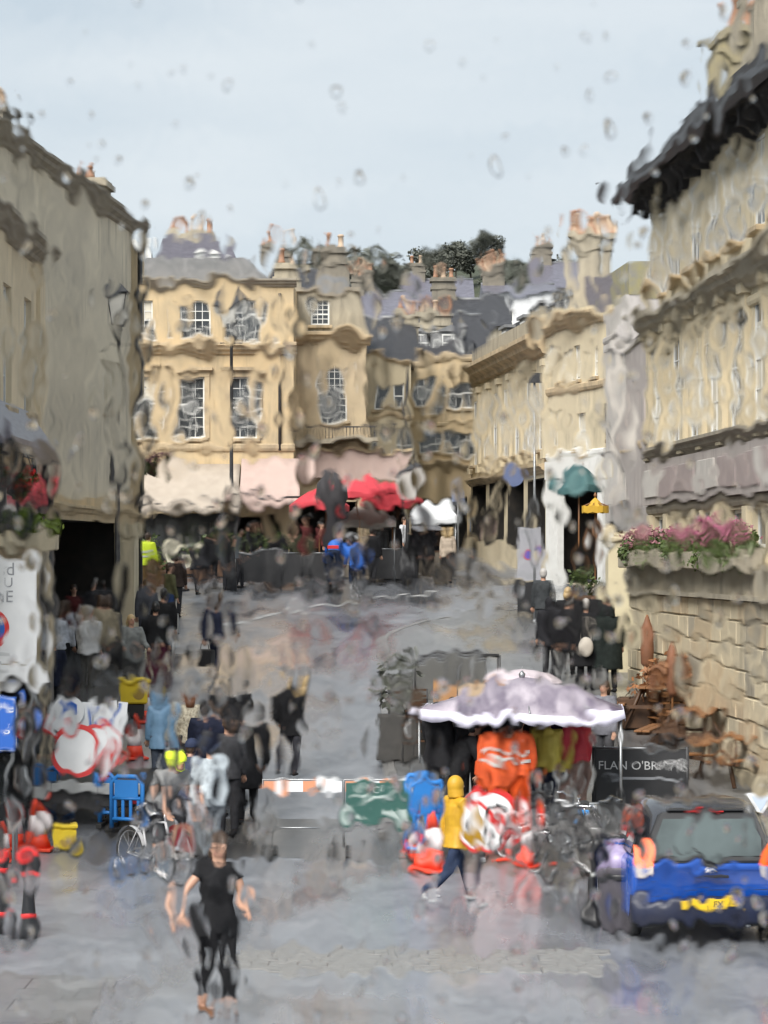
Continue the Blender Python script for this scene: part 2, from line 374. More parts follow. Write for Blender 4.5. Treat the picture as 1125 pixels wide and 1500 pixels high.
# kerb stones, one by one
kb = tag(MB_ := bpy.data.objects.new('kerb', None), kind='structure'); COL.objects.link(kb)
def kerbline(P, y0, y1, side):
    y = y0
    while y < y1:
        x0, x1 = interp(P, y), None
        L = .92; d = .02
        yy = y
        while True:
            yy += .02
            x1 = interp(P, yy)
            if math.hypot(x1 - x0, yy - y) >= L or yy >= y1: break
        b = MB(); dx, dy = x1 - x0, yy - y; ln = math.hypot(dx, dy); nx_, ny_ = -dy/ln*side, dx/ln*side
        gx, gy = dx/ln*.012, dy/ln*.012
        z0, z1 = G(y), G(yy); h = .128 + rnd.uniform(-.004, .006)
        A = [(x0+gx, y+gy, z0), (x1-gx, yy-gy, z1), (x1-gx-nx_*.15, yy-gy-ny_*.15, z1), (x0+gx-nx_*.15, y+gy-ny_*.15, z0)]
        b.add([(q[0], q[1], q[2]-.1) for q in A] + [(q[0], q[1], q[2]+h) for q in A], [(0,3,2,1),(4,5,6,7),(0,1,5,4),(1,2,6,5),(2,3,7,6),(3,0,4,7)])
        b.build('kerb_stone', KERB, kb)
        y = yy
kerbline(RK, 35.7, 63.8, 1); kerbline(LK, 33.7, 76, -1)
# band of granite setts across the mouth of the street
sb = tag(bpy.data.objects.new('sett_band', None), kind='structure'); COL.objects.link(sb)
sett_me = []
for k in range(4):
    b = MB(); b.bbox(-.165, .165, -.175, .175, 0, .03, .012); sett_me.append(b.mesh('sett', SETT))
for r_ in range(4):
    for c_ in range(12):
        x = -1.55 + c_ * .338 + (r_ % 2) * .16 + rnd.uniform(-.004, .004); y = 25.75 + r_ * .37
        o = link('sett', sett_me[rnd.randrange(4)], sb, (x + rnd.uniform(-.008, .008), y, G(y) - .019 + rnd.uniform(0, .008)), rnd.uniform(-.03, .03))
def stripe(pts, w, name='road_line'):
    b = MB(); n = len(pts)
    vs = []
    for i, (x, y) in enumerate(pts):
        a, c = pts[max(i-1,0)], pts[min(i+1,n-1)]; d = Vector((c[0]-a[0], c[1]-a[1])).normalized()
        for s_ in (-1, 1): 
            X, Y = x - d.y*w/2*s_, y + d.x*w/2*s_; vs.append((X, Y, G(Y) + .009))
    b.add(vs, [(2*i, 2*i+1, 2*i+3, 2*i+2) for i in range(n-1)])
    return tag(b.build(name, ROADPAINT), kind='structure')
def pxline(P, sub=6):
    q = []
    for (a, b), (c, d) in zip(P, P[1:]):
        for i in range(sub): q.append(foot(a + (c-a)*i/sub, b + (d-b)*i/sub))
    q.append(foot(*P[-1])); return [(v.x, v.y) for v in q]
stripe(pxline([(330, 918), (400, 900), (470, 886), (540, 876), (640, 866)]), .22)
stripe(pxline([(570, 990), (557, 960), (566, 940), (600, 924), (650, 911)]), .12)

# far rising ground and the wooded hill
def hill():
    b = MB(); nx, ny = 40, 14; vs = []
    for j in range(ny):
        y = 125 + j * 22
        for i in range(nx):
            x = -110 + i * 6.4
            t = max(0, min(1, (y - 135) / 170)); t = t*t*(3-2*t)
            h = G(y) - .6 + t * (24 + 4.5 * math.sin(x * .05 + 1) + 3 * math.sin(x*.13)) + t * max(0, x) * .09
            vs.append((x, y, h))
    b.add(vs, [(j*nx+i, j*nx+i+1, (j+1)*nx+i+1, (j+1)*nx+i) for j in range(ny-1) for i in range(nx-1)], 0, True)
    return tag(b.build('hill', mat('hill_grass', (.045, .055, .033), .9, (.065, .072, .045), .3, .3, 3)), kind='structure')
hill()

# ================================================================== buildings
_wc = {}
def win_mesh(w, h, cols, rows, fr, m, arch=0):
    k = (round(w,3), round(h,3), cols, rows, m.name)
    if k not in _wc:
        b = MB(); t = fr
        b.box(-w/2, w/2, .09, .17, 0, t); b.box(-w/2, w/2, .09, .17, h-t, h)
        b.box(-w/2, -w/2+t, .092, .168, t, h-t); b.box(w/2-t, w/2, .092, .168, t, h-t)
        iw, ih = w-2*t, h-2*t; g = .022
        for i in range(1, cols): x = -iw/2 + iw*i/cols; b.box(x-g/2, x+g/2, .105, .145, t, h-t)
        for j in range(1, rows):
            z = t + ih*j/rows; gg = g if j != rows//2 else .05
            b.box(-iw/2, iw/2, .1 if gg > g else .103, .147, z-gg/2, z+gg/2)
        pm = []
        me = b.mesh('window', m)
        pb = MB(); pw, ph = iw/cols, ih/rows
        pb.box(-pw/2+.006, pw/2-.006, -.004, .004, -ph/2+.006, ph/2-.006); pane = pb.mesh('pane', GLASS)
        pb = MB(); pb.box(-iw/2, iw/2, -.004, .004, -ih/2, ih/2); big = pb.mesh('pane', GLASS)
        sb_ = MB(); sb_.bbox(-w/2-.1, w/2+.1, -.1, .1, -.11, -.005, .015); sill = sb_.mesh('sill', TRIM)
        _wc[k] = (me, pane, big, sill, iw, ih, t)
    return _wc[k]
def window(par, x, z, w, h, cols=3, rows=4, panes=True, sill=True, blind=0.0, fr=.055, m=None):
    me, pane, big, sl, iw, ih, t = win_mesh(w, h, cols, rows, fr, m or PAINT_W)
    o = link('window', me, par, (x, 0, z))
    if panes:
        for i in range(cols):
            for j in range(rows):
                c = link('pane', pane, o, (-iw/2 + iw*(i+.5)/cols, .125, t + ih*(j+.5)/rows))
                c.rotation_euler = (rnd.uniform(-.012, .012), 0, rnd.uniform(-.015, .015))
    else:
        c = link('pane', big, o, (0, .125, t + ih/2)); c.rotation_euler = (rnd.uniform(-.004, .004), 0, rnd.uniform(-.004, .004))
    if sill: link('sill', sl, o)
    if blind:
        b = MB(); b.box(-iw/2+.01, iw/2-.01, .119, .1205, t + ih*(1-blind), t+ih-.005); b.build('blind', BLIND, o)
    return o
def wall_mesh(b, Wd, z0, z1, ops, depth, reveal=.2, mi=0):
    """front wall with openings (x, z, w, h [,deep]) at y = 0, plus sides, back and top"""
    xs = sorted({0, Wd} | {round(o[0]-o[2]/2, 4) for o in ops} | {round(o[0]+o[2]/2, 4) for o in ops})
    zs = sorted({z0, z1} | {round(o[1], 4) for o in ops} | {round(o[1]+o[3], 4) for o in ops})
    for xa, xb in zip(xs, xs[1:]):
        for za, zb in zip(zs, zs[1:]):
            cx, cz = (xa+xb)/2, (za+zb)/2
            if any(abs(cx-o[0]) < o[2]/2 and o[1] < cz < o[1]+o[3] for o in ops): continue
            b.quad((xa,0,za), (xb,0,za), (xb,0,zb), (xa,0,zb), mi)
    for o in ops:
        mj = mi
        if len(o) > 4 and o[4] > .9: mj = 1  # deep reveals get the painted interior shade too
        x0, x1, za, zb = o[0]-o[2]/2, o[0]+o[2]/2, o[1], o[1]+o[3]; d = o[4] if len(o) > 4 else reveal
        b.quad((x0,0,za),(x0,d,za),(x0,d,zb),(x0,0,zb), mj); b.quad((x1,0,za),(x1,0,zb),(x1,d,zb),(x1,d,za), mj)
        b.quad((x0,0,zb),(x0,d,zb),(x1,d,zb),(x1,0,zb), mj); b.quad((x0,0,za),(x1,0,za),(x1,d,za),(x0,d,za), mj)
        b.quad((x0,d,za),(x1,d,za),(x1,d,zb),(x0,d,zb), 1)
    b.quad((0,0,z0),(0,0,z1),(0,depth,z1),(0,depth,z0), mi); b.quad((Wd,0,z0),(Wd,depth,z0),(Wd,depth,z1),(Wd,0,z1), mi)
    b.quad((0,depth,z0),(0,depth,z1),(Wd,depth,z1),(Wd,depth,z0), mi); b.quad((0,0,z1),(Wd,0,z1),(Wd,depth,z1),(0,depth,z1), mi)
CORN = [(0,0),(-.12,.04),(-.16,.12),(-.30,.2),(-.34,.3),(-.46,.36),(-.46,.46),(-.05,.52),(0,.52)]
BAND = [(0,0),(-.06,.03),(-.09,.1),(-.09,.2),(-.04,.24),(0,.24)]
def band(par, x0, x1, z, prof=CORN, sc=1.0, m=None, name='cornice', y=0.0):
    b = MB(); b.profile([(p*sc + y + .003, q*sc + z) for p, q in prof], x0, x1); return b.build(name, m or TRIM, par)
def building(name, label, P0, P1, base=None, cat='building'):
    d = Vector((P1[0]-P0[0], P1[1]-P0[1])); z = base if base is not None else min(G(P0[1]), G(P1[1])) - .3
    t = thing(name, label, cat, (P0[0], P0[1], z), math.atan2(d.y, d.x)); t['L'] = d.length
    return t, d.length, z
def chimney(par, x, y, z, w, d, h, pots, m=None, potm=None, poth=.5):
    m = m or STONE_G
    b = MB(); b.box(-w/2, w/2, -d/2, d/2, 0, h); b.box(-w/2-.06, w/2+.06, -d/2-.06, d/2+.06, h-.38, h-.26); b.box(-w/2-.1, w/2+.1, -d/2-.1, d/2+.1, h, h+.12); b.box(-w/2-.03, w/2+.03, -d/2-.03, d/2+.03, h+.12, h+.2)
    o = b.build('chimney', m, par, (x, y, z))
    p = MB(); p.lathe([(.13,0),(.125,.08),(.10,.1),(.092,poth*.8),(.12,poth*.84),(.12,poth*.92),(.085,poth)], 10)
    pm = [p.mesh('chimney_pot', TERRACOTTA), p.mesh('chimney_pot', TERRA_P)]
    for i in range(pots):
        link('chimney_pot', pm[i % 2 if potm is None else potm], o, (-w/2 + w*(i+.5)/pots, rnd.uniform(-.05,.05), h + .2)).scale = (1, 1, rnd.uniform(.85, 1.2))
    return o
def pitched(par, x0, x1, y0, y1, z, h, m, name='roof', over=.2, hip=0.0):
    b = MB(); ym = (y0+y1)/2
    v = [(x0-over,y0-over,z),(x1+over,y0-over,z),(x1+over,y1+over,z),(x0-over,y1+over,z),(x0-over+hip,ym,z+h),(x1+over-hip,ym,z+h)]
    b.add(v, [(0,1,5,4),(2,3,4,5),(1,2,5),(3,0,4),(0,3,2,1)]); o = b.build(name, m, par)
    r = MB(); r.tube([(x0-over+hip,ym,z+h),(x1+over-hip,ym,z+h)], .09, 6); r.build('ridge_tile', LEAD, o)
    return o
def pilaster(par, x, z0, z1, w=.4, d=.12, m=None):
    b = MB(); b.box(x-w/2, x+w/2, -d, .004, z0, z1); b.box(x-w/2-.05, x+w/2+.05, -d-.05, .002, z0, z0+.25); b.box(x-w/2-.06, x+w/2+.06, -d-.07, .002, z1-.2, z1)
    return b.build('pilaster', m or TRIM, par)
def sidewin(par, x, z, w, h): pass

# ---- the golden Georgian block with sash windows, left of the middle
Y1 = 78.0; p = Y1 / F
t, L, zb = building('terraced_building', 'honey coloured block with six sash windows above the long cream awning', (-11.2, Y1), (WX(430, Y1), Y1))
lx = lambda px: WX(px, Y1) + 11.2
lz = lambda py: WZ(py, Y1) - zb
lower = [(lx(205), lz(640), .85, lz(552)-lz(640)), (lx(280), lz(642), .85, lz(552)-lz(642)), (lx(357), lz(642), .85, lz(552)-lz(642)), (lx(120), lz(642), .85, lz(552)-lz(642))]
upper = [(lx(201), lz(497), .98, lz(440)-lz(497)), (lx(286), lz(497), .98, lz(440)-lz(497)), (lx(361), lz(497), .98, lz(440)-lz(497)), (lx(110), lz(497), .98, lz(440)-lz(497))]
shop = [(lx(275), .4, 5.2, lz(752)-.4, 1.8)]
b = MB(); wall_mesh(b, L, 0, lz(415), lower + upper + shop, 9); b.build('wall', [STONE_Y, ROOM], t)
for i, (x, z, w, h) in enumerate(lower): window(t, x, z, w, h, 3, 6, True, True, .45 if i == 0 else 0)
for i, (x, z, w, h) in enumerate(upper): window(t, x, z, w, h, 4, 4, True, True, .5 if i == 0 else 0)
band(t, 0, L+.1, lz(520), CORN, .8); band(t, 0, L+.05, lz(662), BAND, 1.1, name='string_course'); band(t, 0, L+.1, lz(421), CORN, .55, TRIM_D)
for x, z, w, h in lower:
    b = MB(); b.box(x-w/2-.16, x-w/2-.001, -.05, .004, z, z+h); b.box(x+w/2+.001, x+w/2+.16, -.05, .004, z, z+h); b.box(x-w/2-.16, x+w/2+.16, -.06, .003, z+h+.001, z+h+.2); b.box(x-w/2-.26, x+w/2+.26, -.2, .002, z+h+.2, z+h+.3); b.build('window_surround', TRIM, t)
b = MB(); b.prism([(lx(160), lz(415)), (lx(400), lz(415)), (lx(372), lz(372)), (lx(180), lz(372))], 1.0, 7.5); b.build('lead_roof', LEAD, t)
b = MB(); b.prism([(lx(208), lz(395)), (lx(352), lz(395)), (lx(325), lz(334)), (lx(228), lz(334))], 2.5, 7); rf = b.build('mansard_roof', SLATE, t)
b = MB(); b.box(lx(285), lx(318), 2.1, 3.6, lz(382), lz(360)); b.prism([(lx(281), lz(360)), (lx(322), lz(360)), (lx(302), lz(352))], 2.0, 3.7); b.build('dormer', PAINT_W, rf)
b = MB(); b.box(lx(203), lx(212), 2.2, 2.7, lz(392), lz(335)); b.build('roof_verge', PAINT_W, rf)
chimney(t, lx(268), 5.0, lz(345), 1.5, .6, .5, 3)
chimney(t, lx(415), 4.0, lz(415), .9, .6, .9, 2)
b = MB(); b.tube([(lx(410), -.06, lz(660)), (lx(410), -.06, lz(430))], .05, 8); b.build('downpipe', IRON, t)
# dark shopfront under the awning
b = MB(); b.box(lx(212), lx(338), .35, .45, .4, 1.0); b.box(lx(212), lx(338), .3, .5, lz(765), lz(752)-.01)
for x in (215, 245, 275, 305, 335): b.box(lx(x)-.04, lx(x)+.04, .33, .47, 1.0, lz(765))
sf = b.build('shopfront', PAINT_K, t)
for x in (230, 260, 290, 320):
    b = MB(); b.box(lx(x-13), lx(x+13), .39, .41, 1.0, lz(765)); b.build('pane', GLASS, sf)

# ---- second block with the tall many-paned window and balcony
Y2 = 80.5
t, L, zb = building('stone_building', 'buff stone block with one tall white-barred window above the pink fascia', (WX(431, Y2), Y2), (WX(536, Y2), Y2))
x0_ = WX(431, Y2); lx = lambda px: WX(px, Y2) - x0_; lz = lambda py: WZ(py, Y2) - zb
ops = [(lx(490), lz(616), .82, lz(532)-lz(616))]
b = MB(); wall_mesh(b, L, 0, lz(487), ops + [(lx(483), .4, 1.9, lz(735)-.4, 1.5)], 8); b.build('wall', [STONE, ROOM], t)
window(t, *ops[0], 4, 8, True, True)
band(t, -.02, L+.15, lz(506), CORN, .9)
band(t, 0, L, lz(650), BAND, 1.0, name='string_course')
b = MB(); wall_mesh(b, lx(534)-lx(433), lz(487), lz(424), [(lx(468)-lx(433), lz(473), .62, lz(434)-lz(473))], 5); at_ = b.build('attic_wall', [STONE_G, ROOM], t, (lx(433), .7, 0))
w_ = window(t, lx(468), lz(473), .62, lz(434)-lz(473), 3, 5, True, True); w_.location.y = .7
b = MB(); b.box(lx(433)-.1, lx(534)+.1, .55, 5.8, lz(424), lz(418)); b.build('parapet_coping', TRIM_D, t)
b = MB(); b.box(lx(440), lx(566), -.75, -.004, lz(651), lz(644)); bal = b.build('balcony', STONE_G, t)
b = MB()
for i in range(25):
    x = lx(442) + (lx(564)-lx(442))*i/24; b.box(x-.014, x+.014, -.72, -.69, lz(644), lz(628))
b.box(lx(440), lx(566), -.74, -.67, lz(628), lz(626)); b.build('balcony_railing', IRON, bal)
chimney(t, lx(484), 3.2, lz(424), 1.15, .7, 1.55, 2, STONE_D)
b = MB(); b.prism([(lx(458), lz(420)), (lx(512), lz(420)), (lx(505), lz(402)), (lx(465), lz(402))], 1.5, 5); b.build('lead_roof', LEAD, t)
b = MB(); b.box(lx(446), lx(590), -.3, -.05, lz(700), lz(662)); fs_ = b.build('fascia', CANVAS_P, t)
b = MB(); b.box(lx(446), lx(590), -.42, -.302, lz(662), lz(658)); b.build('fascia_moulding', TRIM, fs_)

# ---- narrow pale house
Y3 = 86.0
t, L, zb = building('narrow_house', 'narrow pale stone house with two slit windows beside the yellow corner block', (WX(536, Y3), Y3), (WX(602, Y3), Y3))
x0_ = WX(536, Y3); lx = lambda px: WX(px, Y3) - x0_; lz = lambda py: WZ(py, Y3) - zb
ops = [(lx(556), lz(600), .38, lz(560)-lz(600)), (lx(584), lz(600), .38, lz(560)-lz(600)), (lx(556), lz(672), .38, lz(630)-lz(672)), (lx(584), lz(672), .38, lz(630)-lz(672))]
b = MB(); wall_mesh(b, L, 0, lz(520), ops + [(lx(570), .4, 1.1, 2.2, 1.2)], 8); b.build('wall', [STONE_P, ROOM], t)
for o in ops: window(t, *o, 1, 2, False)
band(t, 0, L+.06, lz(530), CORN, .55); band(t, 0, L, lz(618), BAND, .8, name='string_course')
pitched(t, 0, L, .2, 7.8, lz(520), 1.7, SLATE_D)
chimney(t, lx(600), 3, lz(515), .7, .5, 1.5, 2, STONE_G)
b = MB(); b.tube([(lx(596), -.06, .3), (lx(596), -.06, lz(530))], .05, 8); b.build('downpipe', IRON, t)

# ---- yellow corner block with four dark windows
Y4 = 93.0
t, L, zb = building('corner_building', 'yellow stone block with four dark square windows closing the street', (WX(600, Y4), Y4), (WX(706, Y4), Y4))
x0_ = WX(600, Y4); lx = lambda px: WX(px, Y4) - x0_; lz = lambda py: WZ(py, Y4) - zb
ops = [(lx(627), lz(594), .62, .92), (lx(671), lz(596), .72, .95), (lx(632), lz(664), .9, .72), (lx(671), lz(664), .8, .78)]
b = MB(); wall_mesh(b, L, 0, lz(520), ops + [(lx(625), .3, .9, 2.1, 1.2), (lx(663), .3, 1.1, 2.1, 1.2)], 8); b.build('wall', [STONE_Y, ROOM], t)
for i, o in enumerate(ops): window(t, *o, 2, 2, False)
band(t, -.05, L, lz(530), BAND, 1.2); band(t, 0, L, lz(690), CORN, .6, name='shop_cornice'); band(t, 0, L, lz(625), BAND, .7, STONE_Y, name='string_course')
pitched(t, 0, L, .3, 7.6, lz(520), 1.9, SLATE_D)
for px in (617, 662):
    d = MB(); d.box(lx(px)-.5, lx(px)+.5, 1.0, 2.6, lz(515), lz(482)); d.prism([(lx(px)-.62, lz(482)), (lx(px)+.62, lz(482)), (lx(px), lz(472))], .9, 2.8)
    dm = d.build('dormer', LEAD, t); w_ = window(dm, lx(px), lz(512), .72, lz(486)-lz(512), 2, 2, False, False); w_.location.y = .88
chimney(t, lx(640), 2.4, lz(515), 1.2, .7, 1.55, 3, STONE_G)

# ---- long terrace on the right, running down to the bow-fronted one
P0, P1 = (WX(690, 89), 89.0), (WX(802, 74.5), 74.5)
t, L, zb = building('long_terrace', 'long pale terrace with a row of narrow tall windows under a deep cornice', P0, P1, G(74.5) - .3)
zt = CZ + 6.85 - zb
fz, fh = CZ + (HY-668)/F*80 - zb, 2.3
ops = [(L*(i+.5)/7, fz, .8, fh) for i in range(7)]
shops = [(L*(i+.5)/4, 1.2 + .35*(3-i)/3, L/4-.7, 2.2, 1.2) for i in range(4)]
b = MB(); wall_mesh(b, L, 0, zt-.5, ops + shops, 8); b.build('wall', [STONE_P, ROOM], t)
for i, o in enumerate(ops): window(t, *o, 2, 4, False, True, .0 if i % 3 else .4).location.y = -.075
for i in range(8): pilaster(t, min(max(L*i/7, .2), L-.2), fz-.3, zt-.75, .36, .1, STONE_P)
band(t, -.3, L, zt-.62, CORN, 1.35); band(t, 0, L, fz-.75, CORN, .6, name='shop_cornice')
b = MB(); b.box(-.1, L, .05, .4, zt+.05, zt+.75); b.build('parapet', STONE_G, t)
b = MB(); b.box(0, L, .6, 7.8, zt+.05, zt+.2); b.prism([(0.2, zt+.2), (L-.2, zt+.2), (L-1.0, zt+1.5), (1.0, zt+1.5)], 1.2, 7.2); b.build('roof', SLATE_D, t)
for i in range(4):
    d = MB(); x = L*(i+.5)/4; d.box(x-.55, x+.55, .9, 2.2, zt+.2, zt+1.35); d.box(x-.65, x+.65, .8, 2.3, zt+1.35, zt+1.45); dm = d.build('dormer', LEAD, t)
    w_ = window(dm, x, zt+.35, .8, .9, 2, 2, False, False); w_.location.y = .78

# ---- bow-fronted house with white shopfront
P0, P1 = (WX(803, 74.2), 74.2), (WX(887, 70.2), 70.2)
t, L, zb = building('bay_house', 'pale house with blinds in a broad bay above the white shopfront', P0, P1, G(70) - .3)
ym = 72.2; lz = lambda py: WZ(py, ym) - zb
sx = lambda px: L * (px - 803) / 84.0
ops = [(sx(824), lz(556), .5, lz(506)-lz(556)), (sx(846), lz(556), .5, lz(506)-lz(556)), (sx(872), lz(556), .42, lz(512)-lz(556)), (sx(815), lz(662), .3, lz(606)-lz(662)), (sx(852), lz(662), .72, lz(606)-lz(662))]
b = MB(); wall_mesh(b, L, 0, lz(452), ops + [(sx(842), .5, L-.5, lz(700)-.5, 1.6)], 8); b.build('wall', [STONE_P, ROOM], t)
for o in ops: window(t, *o, 1, 2, False, True, .97)
band(t, -.1, L+.1, lz(480), CORN, .8); band(t, 0, L, lz(575), BAND, 1.1, name='string_course'); band(t, 0, L, lz(672), BAND, 1, PAINT_W, name='shop_cornice')
b = MB(); b.box(sx(803), sx(886), -.12, .0, lz(700), lz(673)); sf = b.build('shop_fascia', PAINT_W, t)
b = MB(); b.box(sx(804), sx(822), -.1, .1, .3, lz(701)); b.build('shop_pier', PAINT_W, sf)
b = MB(); b.box(sx(880), sx(887), -.1, .1, .3, lz(701)); b.build('shop_pier', PAINT_W, sf)
b = MB(); b.prism([(-.1, lz(452)), (L+.1, lz(452)), (L*.82, lz(402)), (L*.3, lz(402))], .8, 7); b.build('mansard_roof', SLATE, t)
chimney(t, 1.0, .95, lz(452), 1.05, .8, lz(340)-lz(452), 8, STONE_G, None, .45).rotation_euler = (0, 0, R(60))
b = MB(); b.prism([(L*.18, lz(402)), (L*.6, lz(402)), (L*.6, lz(374)), (L*.28, lz(374))], 5, 6.5); b.build('roof_gable', STONE_D, t)

# ---- white pilastered slip and mauve house, then slate roof
P0, P1 = (WX(888, 69.5), 69.5), (WX(916, 66.5), 66.5)
t, L, zb = building('white_slip_house', 'slim grey-white house front with a cable across it beside the mauve house', P0, P1, G(66) - .3)
lz = lambda py: WZ(py, 68) - zb
b = MB(); wall_mesh(b, L, 0, lz(440), [(L*.5, .5, L*.6, 2.0, 1.0), (L*.18, lz(640), .22, 1.6)], 7); b.build('wall', [RENDER_W, ROOM], t)
band(t, -.1, L, lz(500), BAND, 1.0, RENDER_W); pilaster(t, L*.62, 3.0, lz(505), L*.5, .2, RENDER_W); band(t, 0, L, lz(675), CORN, .5, RENDER_W, name='shop_cornice')
window(t, L*.18, lz(640), .22, 1.6, 1, 2, False)
b = MB(); b.box(-.05, L+.02, .1, 2.4, lz(440), lz(392)); b.build('roof_gable', mat('lichen_stone', (.30, .27, .13), .9, (.24, .23, .19), 3, .3, 12), t)
b = MB(); b.tube([(0, -.1, lz(590)), (L*.5, -.24, lz(628)), (L*1.1, -.12, lz(690))], .03, 6); b.build('cable', PAINT_K, t)
P0, P1 = (WX(917, 66.0), 66.0), (WX(958, 60.0), 60.0)
t, L, zb = building('mauve_house', 'plain mauve rendered house under a blue slate roof', P0, P1, G(58) - .3)
lz = lambda py: WZ(py, 64) - zb
b = MB(); wall_mesh(b, L, 0, lz(500), [(L*.25, .6, 1.2, 2.2, 1.0), (L*.7, .6, 1.4, 2.2, 1.0), (L*.3, lz(650), .55, 1.5), (L*.7, lz(650), .55, 1.5)], 7); b.build('wall', [RENDER_M, ROOM], t)
for q in (.3, .7): window(t, L*q, lz(650), .55, 1.5, 1, 2, False, True, .9)
band(t, -.05, L, lz(508), BAND, .9, TRIM_D)
b = MB(); zz, zr = lz(500), lz(362); b.add([(-.9,-.1,zz),(L+.5,-.1,zz),(L+.5,3.6,zr),(-.9,3.6,zr),(L+.5,7.2,zz),(-.9,7.2,zz)], [(0,1,2,3),(3,2,4,5),(0,3,5),(1,4,2),(0,5,4,1)]); b.build('roof', SLATE_B, t)
b = MB(); b.tube([(-.9,3.6,zr+.04),(L+.5,3.6,zr+.04)], .1, 6); b.build('ridge_tile', mat('lichen_ridge', (.34, .30, .16), .8), t)

# ---- the big right-hand block
P0, P1 = (5.42, 50.0), (6.48, 36.0)
t, L, zb = building('large_right_building', 'big three storey stone block with dark overhanging roof and flower trough', P0, P1, G(40) - 1.4)
Z = lambda z: z - zb
zE, zC, zF, zf, zl = Z(11.8), Z(9.05), Z(6.25), Z(5.4), Z(4.15)
fw = [(1.0 + i*1.75, Z(6.55), .82, 2.15) for i in range(8)]
aw = [(1.0 + i*1.75, Z(9.75), .74, 1.5) for i in range(8)]
sw = [(1.1 + i*1.75, Z(4.5), 1.25, .66) for i in range(8)]
b = MB(); wall_mesh(b, L, 0, zE, fw + aw + [(*q, .5) for q in sw], 10); b.build('wall', [STONE_P, ROOM], t)
for i, o in enumerate(fw): window(t, *o, 2, 4, False, True, 0).location.y = -.075
for i, q in enumerate(fw):
    if i % 3 == 1: continue
    b = MB(); b.box(q[0]-.34, q[0]+.34, .0445, .0465, q[1]+.08, q[1]+q[3]*(.55, 0, .78)[i % 3]); b.build('blind', BLIND, t)
for i, o in enumerate(aw): window(t, *o, 2, 2, False, True, .6).location.y = -.075
for o in sw: window(t, *o, 2, 1, False, False, 0, .06, PAINT_W)
for i in range(9): pilaster(t, min(.17 + i*1.75, L-.2), Z(6.3), Z(8.95), .3, .1, STONE_P)
band(t, -.3, L, zC-.25, CORN, .95, STONE_G); band(t, -.2, L, zF, CORN, .6, TRIM_D, name='string_course')
band(t, -.2, L, zC-.55, BAND, .8, STONE_P, name='architrave')
b = MB(); b.box(0, L, -.16, .0, zf, zF-.003); fs_ = b.build('shop_fascia', RENDER_M, t)
for i in range(8):
    b = MB(); b.bbox(.35 + i*1.75, 1.75 + i*1.75, -.2, -.158, zf+.14, zF-.16, .012); b.build('fascia_panel', mat('mauve_panel', (.36, .30, .29), .5, (.30, .25, .245), 3) if i % 3 else RENDER_W, fs_)
band(t, -.1, L, zf-.2, BAND, .85, TRIM_D, name='fascia_moulding')
for i in range(9):
    b = MB(); b.box(.1+i*1.75, .42+i*1.75, -.1, .003, zl+.02, zf-.2); b.build('shop_pilaster', STONE_P, t)
b = MB(); b.profile([(.6, zE), (-.48, zE-.18), (-.55, zE+.06), (-.25, zE+.62), (.2, zE+.78), (.6, zE+.8)], -.75, L+.3); ev = b.build('eaves_roof', SOOT, t)
b = MB(); b.profile([(-.58, zE-.2), (-.70, zE-.1), (-.70, zE+.06), (-.56, zE+.08)], -.78, L+.3); b.build('gutter', IRON, ev)
for i in range(14):
    b = MB(); x = -.3 + i*1.05; b.prism([(x-.07, zE-.5), (x+.07, zE-.5), (x+.07, zE-.2), (x-.07, zE-.2)], -.4, .003); b.build('eaves_bracket', SOOT, ev)
b = MB(); b.add([(-.5,.6,zE+.8),(L,.6,zE+.8),(L,5,zE+1.3),(-.5,5,zE+1.3),(L,9.6,zE+.1),(-.5,9.6,zE+.1)], [(0,1,2,3),(3,2,4,5),(0,3,5),(1,4,2),(0,5,4,1)]); b.build('roof', SLATE_D, t)
chimney(t, 3.7, .9, zE+.5, .95, .8, 1.75, 2, mat('lichen_chimney', (.36, .31, .18), .9, (.25, .23, .19), 3, .3, 12), 0, .6)
chimney(t, 6.4, 1.0, zE+.5, 1.1, .9, 2.3, 3, STONE_G, 0, .6)
b = MB(); b.tube([(-.9, -.9, zE+.3), (-1.3, -.9, zE+.34)], .02, 6); b.tube([(-.55, -.3, zE-.5), (-1.2, -.35, zE-.4)], .02, 6); b.tube([(-1.0,-.6,zE-.42),(-1.0,-.1,zE-.42)], .012, 6); b.build('aerial', IRON, t)
# ledge, parapet and the block wall below the shop windows: every block its own stone
b = MB(); b.box(-.25, L, -.45, .0, zl-.42, zl+.0); b.box(-.3, L, -.56, -.0, zl-.5, zl-.42); b.build('ledge', STONE_G, t)
b = MB(); b.box(-.2, L, -.38, -.003, 0, zl-.5); b.build('wall_core', TRIM_D, t)
r0 = random.Random(5); zz = .05; row = 0
blocks = []
while zz < zl - .52:
    hh = min(.40, zl-.5-zz-.004); x = -.22 - (.35 if row % 2 else 0)
    while x < L:
        w = r0.uniform(.55, .9); xa, xb = max(x, -.22), min(x+w, L)
        if xb - xa > .12 and hh > .1:
            q = MB(); pr = r0.uniform(.03, .055); q.add([(xa+.008,-.375,zz+.008),(xb-.008,-.375,zz+.008),(xb-.008,-.375,zz+hh-.008),(xa+.008,-.375,zz+hh-.008),
               (xa+.03,-.38-pr,zz+.03),(xb-.03,-.38-pr,zz+.03),(xb-.03,-.38-pr,zz+hh-.03),(xa+.03,-.38-pr,zz+hh-.03)], [(4,5,6,7),(0,1,5,4),(1,2,6,5),(2,3,7,6),(3,0,4,7),(0,3,2,1)])
            q.build('stone', (STONE, STONE_P, STONE_P, STONE_P, STONE, STONE_P, STONE_G)[r0.randrange(7)], t)
        x += w
    zz += .40; row += 1
